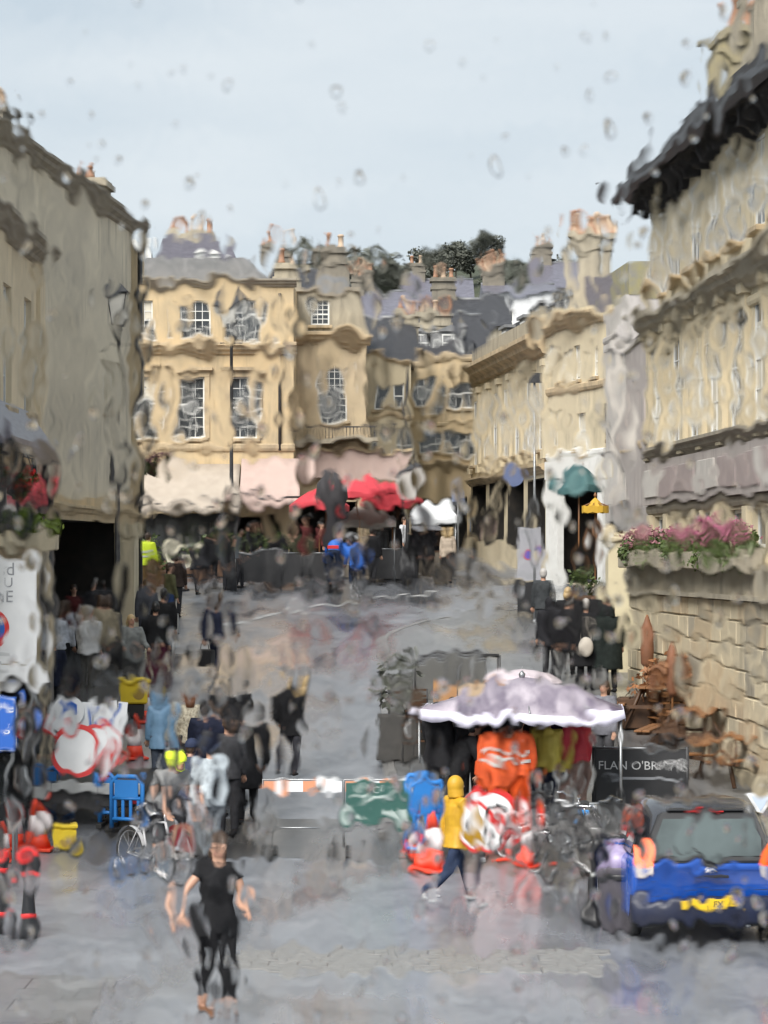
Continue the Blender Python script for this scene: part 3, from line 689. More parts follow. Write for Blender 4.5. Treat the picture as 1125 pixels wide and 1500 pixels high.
# cream pier at the far end of the wall
f_ = Vector((WX(912, 51.5), 51.5, G(51.5) + .12))
t = thing('stone_pier', 'cream rendered gate pier at the far end of the block wall', 'pier', f_)
hP = WZ(775, 51.5) - f_.z
b = MB(); b.bbox(-.33, .33, -.33, .33, -.3, hP-.25, .02); b.build('shaft', mat('cream_render', (.66, .59, .40), .8, (.58, .51, .35), 2, .1), t)
b = MB(); b.bbox(-.42, .42, -.42, .42, hP-.25, hP-.1, .03); b.bbox(-.36, .36, -.36, .36, hP-.1, hP, .03); b.build('capstone', STONE_P, t)

# ---- tall plain house on the left
P0, P1 = (-7.6, 43.0), (WX(203, 60), 60.0)
t, L, zb = building('tall_plain_house', 'tall plain grey-buff house front over a dark open pub doorway', P0, P1, G(43) - .4)
zt = 12.45 - zb
def sY(Y): return (Y - P0[1]) / (P1[1] - P0[1]) * L
zo = CZ + 60/F*52 - zb
ops = [(sY(53.6), .9, sY(57.2)-sY(50), zo-.9, 2.5), (sY(47), .9, 3.6, zo-.9, 2.0), (sY(56.5), 7.2, .5, 1.0)]
b = MB(); wall_mesh(b, L, 0, zt, ops, 9); b.build('wall', [mat('buff_render', (.74, .65, .49), .88, (.54, .475, .37), .55, .25, 9, streak=.55), ROOM], t)
window(t, *ops[2], 1, 2, False)
band(t, 0, L, zo+.05, CORN, .55, STONE_Y, name='shop_cornice'); b = MB(); b.box(0, L, -.1, .003, zo-.02, zo+.5); b.build('fascia', STONE_Y, t)
for Yq in (57.4, 49.6): pilaster(t, sY(Yq), .4, zo-.03, .55, .46 if Yq > 55 else .16, STONE_P)
band(t, 0, L, zt-.3, CORN, .7, TRIM_D)
pitched(t, 0, L, .2, 8.5, zt+.1, 2.6, SLATE_D)
chimney(t, sY(51.5), 1.5, zt+.5, 1.3, .9, .7, 3, STONE_D, None, .3)
chimney(t, sY(58.6), .9, zt-.2, 1.0, .8, .9, 2, STONE_G, None, .3)
b = MB(); b.box(L-.9, L+.0, -.14, .002, zo+.6, zt-.35); b.build('quoin', STONE, t)
b = MB(); b.tube([(sY(59.2), -.2, 1), (sY(59.2), -.2, zt-.4)], .055, 8); b.build('downpipe', IRON, t)

# ---- near left house with the little glazed porch
P0, P1 = (-5.92, 32.5), (-5.86, 42.0)
t, L, zb = building('near_left_house', 'bright pale stone house at the left frame edge with a glazed porch', P0, P1, G(33) - .3)
Z = lambda z: z - zb
ops = [(5.9, Z(6.7), .8, 1.9), (8.0, Z(6.7), .8, 1.9), (7.0, .6, 4, 2.2, 1.5)]
b = MB(); wall_mesh(b, L, 0, Z(9.6), ops, 6); b.build('wall', [mat('bright_stone', (.74, .62, .43), .85, (.60, .50, .35), 1.2, .25, 12, streak=.45), ROOM], t)
for o in ops[:2]: window(t, *o, 3, 4, False, True, .6)
band(t, -.1, L+.1, Z(9.25), CORN, .75, TRIM_D); band(t, 0, L+.05, Z(6.2), BAND, 1, name='string_course'); 
b = MB(); b.box(L-.55, L+.03, -.07, .003, .4, Z(9.2)); b.build('quoin', MATS['bright_stone'], t)
pitched(t, 0, L, .2, 5.8, Z(9.7), 1.9, SLATE_D); chimney(t, L-1.2, 1.2, Z(9.6), 1.0, .8, 1.0, 2, STONE_D)
b = MB(); b.add([(3.0,0,Z(6.75)),(8.1,0,Z(6.75)),(8.1,-.46,Z(6.12)),(3.0,-.46,Z(6.12)),(3.0,0,Z(6.04)),(8.1,0,Z(6.04)),(8.1,-.46,Z(6.04)),(3.0,-.46,Z(6.04))], [(0,3,2,1),(4,5,6,7),(3,7,6,2),(0,4,7,3),(1,2,6,5)]); pr_ = b.build('porch_roof', SLATE, t)
b = MB(); b.box(3.0, 8.05, -.5, -.4, Z(5.9), Z(6.03)); b.box(3.05, 8.0, -.44, -.36, Z(4.7), Z(4.8))
for x in (3.1, 4.6, 6.1, 7.95): b.box(x-.045, x+.045, -.43, -.33, Z(4.8), Z(5.9))
b.box(7.95, 8.03, -.4, 0, Z(4.7), Z(4.8)); po = b.build('porch_frame', PAINT_K, t)
for x in (3.85, 5.35, 7.0):
    b = MB(); b.box(x-.66, x+.66, -.39, -.37, Z(4.81), Z(5.89)); b.build('pane', GLASS, po)
b = MB(); b.box(3.05, 8.0, -.4, 0, Z(4.5), Z(4.68)); b.build('porch_base', STONE_P, po)

# ---- roofs further back
def back_house(name, label, px0, px1, pyt, Y, wallm, roofm, rh=2.4, pots=3, white=False, wins=3, gable=False):
    t, L, zb = building(name, label, (WX(px0, Y), Y), (WX(px1, Y), Y), G(Y) - .5)
    zt = WZ(pyt, Y) - zb
    ops = [(L*(i+.5)/wins, zt-1.9, .8, 1.2) for i in range(wins)]
    b = MB(); wall_mesh(b, L, 0, zt, ops, 7); b.build('wall', [wallm, ROOM], t)
    for o in ops: window(t, *o, 2, 2, False)
    pitched(t, 0, L, 0, 7, zt, rh, roofm, 'roof', .25)
    if pots: chimney(t, L*.12, 3.5, zt+rh-.9, 1.1, .8, 1.7, pots, STONE_D)
    return t
back_house('rear_house', 'grey slate roofed house with dormer windows behind the yellow corner block', 640, 742, 478, 112, STONE_G, SLATE_D, 1.6, 3, wins=3)
back_house('rear_house', 'white clapboard house end with clay pots on the skyline', 716, 812, 432, 120, mat('white_board', (.74, .75, .76), .6, (.66, .67, .68), 4), SLATE, .9, 5, wins=2)
back_house('rear_house', 'sooty stone house with a chimney rising behind the narrow pale house', 520, 606, 470, 118, STONE_D, SLATE, 1.8, 3)
back_house('rear_house', 'weathered house with stone gable behind the many-paned window', 400, 452, 432, 106, STONE_G, SLATE_D, 1.6, 2, wins=2)
back_house('rear_house', 'dark roofed house just below the wooded ridge', 600, 690, 448, 150, STONE_D, SLATE, 2.0, 2)
back_house('rear_house', 'brown stone house between the white clapboard end and the big chimney', 790, 860, 424, 128, STONE_G, SLATE, 1.8, 3, wins=2)

# ================================================================== trees on the skyline
def leaf_cloud(n, rad, size, mats, seed, c=(0,0,0), clumps=9, share=.0):
    r = random.Random(seed); b = MB(); cl = []
    for i in range(clumps):
        while True:
            v = Vector((r.uniform(-1,1), r.uniform(-1,1), r.uniform(-1,1)))
            if v.length < 1: break
        cl.append((Vector((v.x*rad[0], v.y*rad[1], v.z*rad[2])) * .75, r.uniform(.3, .55)))
    for i in range(n):
        p, q = cl[r.randrange(clumps)]
        d = Vector((r.gauss(0,1), r.gauss(0,1), r.gauss(0,1))).normalized() * q * r.uniform(.55, 1)
        P = Vector(c) + p + Vector((d.x*rad[0], d.y*rad[1], d.z*rad[2]))
        nrm = (d + Vector((r.gauss(0,.4), r.gauss(0,.4), r.gauss(0,.4)+.3))).normalized()
        a = nrm.orthogonal().normalized(); a.rotate(Matrix.Rotation(r.uniform(0, 6.3), 3, nrm)); e = nrm.cross(a); s_ = size*r.uniform(.6, 1.3)
        b.add([P - a*s_, P + e*s_*.55, P + a*s_, P - e*s_*.55], [(0,1,2,3)], 1 if r.random() < share else 0)
    return b.mesh('crown', mats)
TREE_ME = [leaf_cloud(2200, (4.2, 4.2, 3.8), .36, [LEAF_D], 40 + i, (0,0,0), 14) for i in range(4)]
b = MB(); b.tube([(0,0,0),(.1,0,2),(.05,.1,4.5)], [.3,.22,.12], 8)
for k in range(5):
    a = k*1.3; b.tube([(.08,0,2.4+.35*k),(math.cos(a)*1.2,math.sin(a)*1.2,4+.4*k),(math.cos(a)*2,math.sin(a)*2,5+.4*k)], [.11,.07,.03], 5)
TRUNK_ME = b.mesh('trunk', BARK)
hill_o = bpy.data.objects['hill']
def hz(x, y):
    t = max(0, min(1, (y - 135) / 170)); t = t*t*(3-2*t)
    return G(y) - .6 + t * (24 + 4.5 * math.sin(x * .05 + 1) + 3 * math.sin(x*.13)) + t * max(0, x) * .09
rt = random.Random(3)
TREES = [(392, 404, 190, 'low dark tree just above the parapet of the sash-windowed block'), (425, 398, 215, 'ragged tree rising left of the chimney on the many-paned block'), (455, 372, 230, 'tall dull tree directly behind the chimney on the many-paned block'), (486, 348, 225, 'tallest rounded tree on the ridge behind the many-paned block'), (512, 384, 240, 'smaller tree leaning right of the tallest ridge tree'),
  (548, 404, 235, 'round tree at the low dip of the skyline'), (566, 392, 250, 'dark tree above the sooty stone house'), (586, 388, 260, 'broad tree on the ridge above the narrow pale house'), (606, 390, 250, 'dense tree above the left edge of the yellow corner block'), (628, 386, 265, 'flat-topped tree over the middle of the yellow corner block'), (648, 388, 255, 'bushy tree over the chimney of the yellow corner block'), (668, 384, 262, 'tree with a pale gap beside it above the dormers'), (690, 388, 255, 'tree above the far end of the long terrace'), (712, 386, 262, 'last broad tree before the white clapboard end'),
  (735, 396, 240, 'low tree touching the clay pots of the white clapboard end'), (775, 384, 235, 'tree directly behind the clay pots on the skyline'), (805, 370, 225, 'highest tree left of the big many-potted chimney'), (826, 376, 215, 'tree half hidden by the big many-potted chimney'),
  (560, 432, 178, 'small lower tree between the roofs and the ridge'), (600, 440, 170, 'shrubby tree on the slope above the narrow pale house'), (676, 428, 180, 'lower tree on the slope above the grey dormered roof')]
for i, (px, py, Y, lab) in enumerate(TREES):
    x = WX(px, Y); top = WZ(py + (12 if 540 < px < 740 else 6), Y); z = hz(x, Y) - .2
    s_ = max(.5, min(1.35, (top - z) / 9.3)); z = max(z, top - 9.3 * s_) if top > z else z
    t = thing('tree', lab, 'tree', (x, Y, z), rt.uniform(0, 6), 'trees along the skyline'); t.scale = (s_*1.1, s_*1.1, s_)
    link('trunk', TRUNK_ME, t); link('crown', TREE_ME[i % 4], t, (0, 0, 6.0)).scale = (1, 1, rt.uniform(.8, 1.0))


# ================================================================== street lamps, awnings, signs
def street_lamp(label, px, Y, z_bulb_top, base_z, lx=1.0):
    t = thing('street_lamp', label, 'street lamp', (WX(px, Y), Y, base_z), 0, 'black lantern street lamps')
    H = z_bulb_top - base_z
    b = MB(); b.lathe([(.16,0),(.16,.5),(.11,.6),(.10,1.1),(.065,1.2),(.05,H*.5),(.042,H-1.1),(.07,H-1.08),(.05,H-1.0)], 10); b.build('pole', IRON, t)
    b = MB(); b.tube([(-.32,0,H-1.45),(.32,0,H-1.45)], .016, 6); b.build('ladder_bar', IRON, t)
    b = MB()
    for sx_, sy_ in ((-1,-1),(1,-1),(1,1),(-1,1)): b.tube([(.1*sx_,.1*sy_,H-.98),(.2*sx_,.2*sy_,H-.32)], .014, 5)
    b.box(-.11,.11,-.11,.11,H-1.0,H-.97); b.box(-.22,.22,-.22,.22,H-.33,H-.3); fr = b.build('lantern_frame', IRON, t)
    pm = MB(); pm.add([(-.095,0,0),(.095,0,0),(.19,-.0925,.63),(-.19,-.0925,.63),(-.095,.006,0),(.095,.006,0),(.19,-.0865,.63),(-.19,-.0865,.63)], [(0,1,2,3),(7,6,5,4),(0,4,5,1),(2,6,7,3)])
    me = pm.mesh('lantern_glass', mat('opal_glass', (.55, .54, .50), .25, (.48, .47, .44), 3))
    for k in range(4):
        a = k*math.pi/2; link('lantern_glass', me, fr, (.1*math.sin(a), -.1*math.cos(a), H-.965), a)
    b = MB(); b.add([(-.26,-.26,H-.3),(.26,-.26,H-.3),(.26,.26,H-.3),(-.26,.26,H-.3),(-.07,-.07,H-.1),(.07,-.07,H-.1),(.07,.07,H-.1),(-.07,.07,H-.1)], [(0,1,5,4),(1,2,6,5),(2,3,7,6),(3,0,4,7),(4,5,6,7),(0,3,2,1)]); b.lathe([(.05,H-.1),(.03,H-.06),(.045,H-.02),(.012,H+.02),(.004,H+.06)], 8); b.build('lantern_cap', IRON, t)
    return t
street_lamp('tall black lantern lamp post in front of the tall plain house', 172, 52, WZ(408, 52), G(52)+.1)
street_lamp('tall black lantern lamp post in front of the sash-windowed block', 339, 70, WZ(428, 70), G(70))
street_lamp('black lamp post with lantern beside the red parasols', 597, 73, WZ(678, 73), G(73))

# long cream awning on the golden block, and pink one beside it
def awning(label, px0, px1, ytop, ybot, Y, m, drop=1.7, name='awning', n=1, valance=.22):
    x0, x1 = WX(px0, Y), WX(px1, Y); zt, zb = WZ(ytop, Y), WZ(ybot, Y - drop)
    t = thing(name, label, 'awning', ((x0+x1)/2, Y, zt), 0, 'shop awnings'); w = (x1-x0)/2; dz = zb - zt
    b = MB(); seg = 18
    vs = []
    for j in range(5):
        f = j/4
        for i in range(seg+1): vs.append((-w + 2*w*i/seg, -drop*f, dz*f - .16*math.sin(math.pi*f) - .04*abs(math.sin(i*math.pi/6))*f))
    fs = [(j*(seg+1)+i, (j+1)*(seg+1)+i, (j+1)*(seg+1)+i+1, j*(seg+1)+i+1) for j in range(4) for i in range(seg)]
    b.add(vs, fs, 0, True); o = b.build('canvas', m, t); sm = o.modifiers.new('thick', 'SOLIDIFY'); sm.thickness = .012
    b = MB(); vs = []
    for i in range(seg*2+1):
        x = -w + w*i/seg; vs += [(x, -drop-.006, dz), (x, -drop-.006-.02*math.sin(i*1.7), dz - valance - .05*abs(math.sin(i*math.pi/4)))]
    b.add(vs, [(2*i, 2*i+1, 2*i+3, 2*i+2) for i in range(seg*2)], 0, True); o = b.build('valance', m, t); sm = o.modifiers.new('thick', 'SOLIDIFY'); sm.thickness = .01
    for s_ in (-1, 1):
        b = MB(); b.tube([(s_*(w-.1), -.05, dz-.35), (s_*(w-.1), -drop*.95, dz+.02)], .025, 6); b.build('arm', IRON, t)
    b = MB(); b.tube([(-w, -drop, dz), (w, -drop, dz)], .03, 6); b.build('front_bar', IRON, t)
    return t
awning('long sagging cream shop awning under the sash windows', 213, 352, 680, 738, Y1-.02, CANVAS, 2.0)
awning('shorter blush cream awning right of the long cream one', 354, 441, 672, 728, Y1-.02, CANVAS_P, 1.4)

def parasol(label, px, Y, py_top, r, m, group='red cafe parasols', dome=.55, ground=None):
    g = G(Y) if ground is None else ground; top = WZ(py_top, Y)
    t = thing('parasol', label, 'parasol', (WX(px, Y), Y, g), rnd.uniform(0, .6), group); H = top - g
    b = MB(); b.lathe([(.3,0),(.3,.07),(.06,.1),(.03,.14)], 12); b.build('base', IRON, t)
    b = MB(); b.tube([(0,0,.1),(0,0,H-.02)], .025, 8); b.build('pole', WOOD, t)
    b = MB(); n = 8; vs = [(0,0,H)]
    for k, (f, dz) in enumerate(((.35, .12), (.7, .33), (1.0, dome))):
        for j in range(n*2):
            a = math.pi*j/n; q = f*r*(1 if j % 2 == 0 else .955); vs.append((q*math.cos(a), q*math.sin(a), H - dz - (0 if j % 2 == 0 else .03*f)))
    m2 = n*2; fs = [(0, 1+j, 1+(j+1)%m2) for j in range(m2)]
    for k in range(2): fs += [(1+k*m2+j, 1+(k+1)*m2+j, 1+(k+1)*m2+(j+1)%m2, 1+k*m2+(j+1)%m2) for j in range(m2)]
    base = 1 + 2*m2; low = [(vs[base+j][0]*1.0, vs[base+j][1]*1.0, vs[base+j][2]-.18) for j in range(m2)]
    b.add(vs + low, fs + [(base+j, len(vs)+j, len(vs)+(j+1)%m2, base+(j+1)%m2) for j in range(m2)]); o = b.build('canopy', m, t); o.modifiers.new('thick', 'SOLIDIFY').thickness = .008
    for j in range(n):
        a = 2*math.pi*j/n; b = MB(); b.tube([(0,0,H-.1),(r*math.cos(a)*.97, r*math.sin(a)*.97, H-dome-.02)], .01, 5); b.build('rib', WOOD, t)
    b = MB(); b.lathe([(.03,H),(.045,H+.05),(.01,H+.12)], 8); b.build('finial', WOOD, t)
    return t
parasol('red cafe parasol nearest the long cream awning', 468, 74.5, 714, .95, RED_CANVAS)
parasol('wide red cafe parasol below the pink fascia', 527, 72.5, 694, 1.15, RED_CANVAS)
parasol('red cafe parasol beside the black lamp post', 575, 74.5, 704, .9, RED_CANVAS)
# dark lamp head / folded black parasol in front of the red ones
t = thing('folded_parasol', 'folded black parasol standing in front of the red parasols', 'parasol', (WX(486, 70), 70, G(70)), 0)
H = WZ(690, 70) - G(70)
b = MB(); b.lathe([(.28,0),(.28,.06),(.05,.1)], 10); b.build('base', IRON, t)
b = MB(); b.tube([(0,0,.08),(0,0,H)], .025, 8); b.build('pole', IRON, t)
b = MB(); b.lathe([(.08,1.1),(.24,1.3),(.36,H-1.0),(.46,H-.75),(.42,H-.35),(.2,H-.1),(.03,H)], 10); b.build('canopy', mat('black_canvas', (.03,.028,.03), .7, (.05,.045,.05), 3), t)

# white market stall and its goods, dark cafe screens
def stall(label, px0, px1, py_top, py_eave, Y, m, group='market stalls'):
    x0, x1 = WX(px0, Y), WX(px1, Y); w = (x1-x0)/2; g = G(Y); zt, ze = WZ(py_top, Y)-g, WZ(py_eave, Y)-g
    t = thing('market_stall', label, 'market stall', ((x0+x1)/2, Y, g), 0, group)
    for sx_ in (-1,1):
        for sy_ in (-1,1):
            b = MB(); b.tube([(sx_*(w-.05), sy_*1.0, 0), (sx_*(w-.05), sy_*1.0, ze)], .025, 6); b.build('leg', STEEL, t)
    b = MB(); b.add([(-w,-1.15,ze),(w,-1.15,ze),(w,1.15,ze),(-w,1.15,ze),(-w*.3,0,zt),(w*.3,0,zt),(-w,-1.15,ze-.22),(w,-1.15,ze-.22),(w,1.15,ze-.22),(-w,1.15,ze-.22)],
      [(0,1,5,4),(1,2,5),(2,3,4,5),(3,0,4),(0,6,7,1),(1,7,8,2),(2,8,9,3),(3,9,6,0)]); o = b.build('canopy', m, t); o.modifiers.new('thick','SOLIDIFY').thickness = .01
    b = MB(); b.box(-w+.1, w-.1, -.95, -.2, .72, .78); b.build('counter', WOOD_D, t)
    b = MB(); b.box(-w+.1, w-.1, -.96, -.93, .1, .72); b.build('counter_skirt', mat('stall_cloth', (.20,.17,.13), .85, (.14,.12,.10), 4), t)
    return t
stall('white canopied market stall right of the red parasols', 603, 668, 731, 756, 76, mat('white_canvas', (.70,.72,.73), .6, (.60,.62,.64), 3))
stall('dim brown canopied stall beneath the wide red parasol', 494, 580, 742, 762, 74, mat('brown_canvas', (.34,.30,.25), .75, (.26,.23,.2), 3))
def screen(label, px0, px1, pyt, Y):
    x0, x1 = WX(px0, Y), WX(px1, Y); g = G(Y); h = WZ(pyt, Y) - g
    t = thing('cafe_screen', label, 'screen', ((x0+x1)/2, Y, g), 0, 'black cafe screens'); w = (x1-x0)/2
    for s_ in (-1, 1):
        b = MB(); b.tube([(s_*w,0,0),(s_*w,0,h)], .03, 6); b.lathe([(.16,0),(.16,.03),(.03,.05)], 10, (s_*w,0,0)); b.build('post', IRON, t)
    b = MB(); b.box(-w+.03, w-.03, -.012, .012, .12, h-.1); b.build('panel', mat('screen_canvas', (.02,.02,.022), .6, (.032,.032,.034), 3), t)
    b = MB(); b.tube([(-w,0,h-.08),(w,0,h-.08)], .018, 6); b.build('rail', STEEL, t)
for i, (a, c_) in enumerate(((345, 395), (398, 446), (449, 487))):
    screen(('black cafe screen below the blush cream awning', 'black cafe screen left of the blue cyclists', 'black cafe screen behind the folded black parasol')[i], a, c_, 806, 71.5)
screen('black cafe screen right of the blue cyclists', 536, 590, 800, 73)

def planter(label, px, Y, pyt, w, m=None, seed=1, flowers=None, leafm=None, box=WOOD_D, h=.5, bush=(.6,.35,.5), lift=.0, n=220, cat='planter'):
    g = G(Y) + lift; t = thing('planter', label, cat, (WX(px, Y), Y, g), 0, 'planters')
    b = MB(); b.bbox(-w/2, w/2, -.22, .22, 0, h, .02); b.box(-w/2+.04, w/2-.04, -.18, .18, h, h+.012); b.build('trough', box, t)
    link('foliage', leaf_cloud(n, (w/2+.12, .32, bush[2]), .075, [leafm or LEAF, flowers or LEAF_Y], seed, (0,0,0), 10, .0), t, (0,0,h+bush[2]*.75))
    if flowers: link('flowers', leaf_cloud(int(n*.6), (w/2+.14, .34, bush[2]*1.05), .055, [flowers], seed+9, (0,0,0), 10), t, (0,-.02,h+bush[2]*.8))
    return t
planter('dark trough of bushy greenery under the long cream awning', 300, 75.5, 770, 3.4, seed=3, bush=(1,.4,.65), n=500)
planter('dark trough with lime foliage beside the stone pillar of the dark pub', 222, 71, 800, 1.2, seed=4, leafm=LEAF, bush=(1,.4,.6), n=300)
planter('narrow dark trough of greenery under the blush cream awning', 390, 75.8, 770, 1.8, seed=6, bush=(1,.4,.5), n=300)

def hanging_basket(label, pos, r, petals, seed, wall_dx=0):
    t = thing('hanging_basket', label, 'flower basket', pos, 0, 'hanging flower baskets')
    b = MB(); b.lathe([(.03,-r*.75),(r*.5,-r*.55),(r*.75,-r*.1),(r*.78,0)], 12); b.build('basket', WOOD_D, t)
    link('foliage', leaf_cloud(380, (r*1.15, r*1.15, r*.9), r*.17, [LEAF], seed), t, (0,0,.02))
    link('flowers', leaf_cloud(260, (r*1.2, r*1.2, r*.75), r*.15, [petals], seed+1), t, (0,0,r*.22))
    for k in range(3):
        a = k*2.1; b = MB(); b.tube([(r*.75*math.cos(a), r*.75*math.sin(a), 0), (0,0,r*2.2)], .008, 4); b.build('chain', IRON, t)
    b = MB(); b.tube([(0,0,r*2.2),(wall_dx*.5,0,r*2.4),(wall_dx,0,r*2.3)], .014, 5); b.build('bracket', IRON, t)
hanging_basket('hanging basket of red flowers against the glazed porch', (WX(36, 37), 37, WZ(708, 37)), .25, PETAL_R, 21, -.18)
hanging_basket('dusky red hanging basket on the corner of the tall plain house', (WX(226, 61), 61, WZ(682, 61)), .36, PETAL_O, 23, -.6)
t = planter('window trough of lime green trailing leaves above the white event board', 28, 37.5, 770, 1.15, seed=8, leafm=LEAF_Y, bush=(1,.4,.22), n=380, h=.25, box=STONE_P); t.location.z = WZ(806, 37.5)
b = MB(); b.box(-.5,-.44,-.2,.2,-2.6,0); b.box(.44,.5,-.2,.2,-2.6,0); b.build('stand', IRON, t)

# flower troughs on the parapet of the big block (each trough its own)
FT = ['stone trough of faded flowers nearest the cream pier', 'stone trough of dusky flowers and green leaves, second from the cream pier', 'stone trough with the brightest pink flowers, third from the cream pier', 'stone trough of pink flowers over dark foliage, fourth from the cream pier', 'stone trough of pink flowers nearest the right frame edge']
for i in range(5):
    yq = 49.4 - i*2.2; xq = 5.42 + (50-yq)*.0757 - .48
    t = thing('flower_trough', FT[i], 'flower trough', (xq, yq-1.0, 4.14), math.atan2(14, -1.06), 'flower troughs on the parapet')
    b = MB(); b.bbox(-1.05, 1.05, -.2, .2, 0, .3, .02); b.box(-1.0, 1.0, -.16, .16, .3, .31); b.build('trough', STONE_G, t)
    link('foliage', leaf_cloud(1100, (1.15,.38,.36), .055, [LEAF], 60+i, (0,0,0), 26), t, (0,0,.34))
    link('flowers', leaf_cloud(420, (1.1,.38,.24), .042, [PETAL_O if i in (0, 1) else PETAL_P, PETAL_O], 70+i, (0,0,0), 24, .5), t, (0,0,.60))

# shop sign: a big cream letter on the dark front
t = thing('letter_sign', 'big cream letter G sign standing in front of the dark shopfront', 'sign', (WX(262, 70), 70, WZ(832, 70)), 0)
me = text_mesh('G', 1.15, mat('cream_letter', (.80,.74,.58), .4), .12, 1.05); link('letter', me, t, (0, 0, .57))
b = MB(); b.box(-.6,.6,-.12,.12,.0,.06); b.build('plinth', PAINT_K, t)
b = MB(); b.tube([(0,.02,-.35),(0,.02,.02)], .04, 8); b.lathe([(.3,-.42),(.3,-.36),(.05,-.34)], 12); b.build('stand', IRON, t)
t.location.z = G(70) + .42

# teal and yellow banner umbrella by the white shopfront
t = parasol('teal cafe parasol in front of the white shopfront', 848, 66, 680, .68, mat('teal_canvas', (.02,.07,.075), .6, (.06,.14,.14), 3), 'parasols by the white shopfront', .55)
t = parasol('small yellow parasol below the teal one', 872, 64, 728, .36, mat('yellow_canvas', (.62,.38,.03), .6, (.5,.3,.03), 3), 'parasols by the white shopfront', .22)
planter('tub of greenery under the small yellow parasol', 862, 63, 790, .9, seed=14, bush=(1,.4,.5), n=260)

# ------------------------------------------------------------------ signs
def post_sign(label, px, Y, g, parts, cat='sign', name='road_sign', h=2.5, rz=0):
    t = thing(name, label, cat, (WX(px, Y), Y, g), rz)
    b = MB(); b.tube([(0,.04,0),(0,.04,h)], .03, 8); b.lathe([(.07,0),(.06,.06),(.03,.08)], 10, (0,.04,0)); b.build('post', STEEL, t)
    return t
# white event board at the left edge
Yb = 35.0
t = thing('event_board', 'white temporary parking board with a blue and red roundel at the left frame edge', 'sign', (WX(-8, Yb), Yb, G(Yb)), 0)
zt_, zb_ = WZ(818, Yb)-G(Yb), WZ(1004, Yb)-G(Yb)
b = MB(); b.bbox(-.72,.60,-.02,.02,zt_-1.5,zt_,.006); pn = b.build('upper_panel', SIGN_W, t)
b = MB(); b.bbox(-.72,.60,-.02,.02,zb_,zt_-1.515,.006); p2_ = b.build('lower_panel', SIGN_W, t)
for x in (-.6, .5):
    b = MB(); b.tube([(x,.05,0),(x,.05,zt_-.05)], .03, 8); b.build('post', STEEL, t)
lettering('sd', .26, GREY_TXT, pn, (.18,-.023,zt_-.16)); lettering('U', .2, GREY_TXT, pn, (.20,-.023,zt_-.35)); lettering('NE', .24, GREY_TXT, pn, (.12,-.023,zt_-.55))
for zz_, xa, xb, par in ((zt_-1.36, -.3, .22, pn), (zb_+.32, -.3, .1, p2_), (zb_+.12, -.4, .28, p2_)):
    b = MB(); b.box(xa, xb, -.024, -.0205, zz_-.025, zz_+.025); b.build('print_line', mat('pale_print', (.55,.56,.57), .5), par)
b = MB(); b.disc((-.085,-.026,zt_-1.0), .30, .004, 36, 0, r0=.235); b.build('roundel_ring', SIGN_RED, pn)
b = MB(); b.disc((-.085,-.024,zt_-1.0), .236, .003, 36); b.build('roundel', SIGN_BLUE, pn)
b = MB(); M0 = Matrix.Translation((-.085,-.029,zt_-1.0)) @ Matrix.Rotation(R(45),4,'Y'); b.M = M0; b.box(-.235,.235,-.002,.002,-.03,.03); b.build('roundel_bar', SIGN_RED, pn)
# blue temporary board below
Yb = 32.5
t = thing('blue_board', 'blue temporary traffic board with white lettering standing below the white board', 'sign', (WX(-10, Yb), Yb, G(Yb)), R(3))
zt_, zb_ = WZ(1016, Yb), WZ(1106, Yb)
b = MB(); b.bbox(-.5,.34,-.02,.02,zb_,zt_,.006); pn = b.build('panel', SIGN_BLUE, t)
b = MB(); b.box(-.47,.31,-.024,-.0205,zt_-.03,zt_-.022); b.box(-.47,.31,-.024,-.0205,zb_+.022,zb_+.03); b.box(.302,.31,-.024,-.0205,zb_+.03,zt_-.03); b.build('border_line', SIGN_W, pn)
lettering('ure', .2, SIGN_W, pn, (.14,-.023,zt_-.22)); lettering('g', .2, SIGN_W, pn, (.18,-.023,zt_-.46))
for x in (-.42, .26):
    b = MB(); b.tube([(x,-.0+.05,0),(x,.05,zt_)], .02, 6); b.build('leg', STEEL, t); b = MB(); b.tube([(x,.06,zt_-.2),(x,.6,0)], .02, 6); b.build('leg', STEEL, t)

# no-stopping board beside the black-clad people
v = foot(775, 905, .12)
t = thing('parking_board', 'grey no stopping board with a violet roundel on a black frame', 'sign', v, R(-4))
zt_, zb_ = WZ(772, v.y)-v.z, WZ(850, v.y)-v.z; hw = 17/F*v.y
b = MB(); b.bbox(-hw,hw,-.02,.02,zb_,zt_,.005); pn = b.build('panel', mat('sign_grey', (.36,.36,.39), .45, (.30,.30,.33), 3), t)
b = MB(); b.disc((0,-.026,(zt_+zb_)/2), .17, .005, 28, r0=.13); b.build('roundel_ring', mat('faded_red', (.38,.10,.16), .5), pn)
b = MB(); b.disc((0,-.024,(zt_+zb_)/2), .131, .003, 28); b.build('roundel', mat('violet_blue', (.11,.08,.36), .45), pn)
for i in range(5):
    b = MB(); z = zt_-.08-.05*i if i < 2 else zb_+.07+.05*(i-2); b.box(-hw*.7,hw*.7,-.024,-.0205,z-.012,z+.012); b.build('text_line', GREY_TXT, pn)
for s_ in (-1,1):
    b = MB(); b.tube([(s_*hw*.9,.03,0),(s_*hw*.9,.03,zt_)], .025, 6); b.build('leg', IRON, t)
b = MB(); b.box(-hw,hw,.0,.04,.1,zb_-.03); b.build('base_panel', PAINT_K, t)

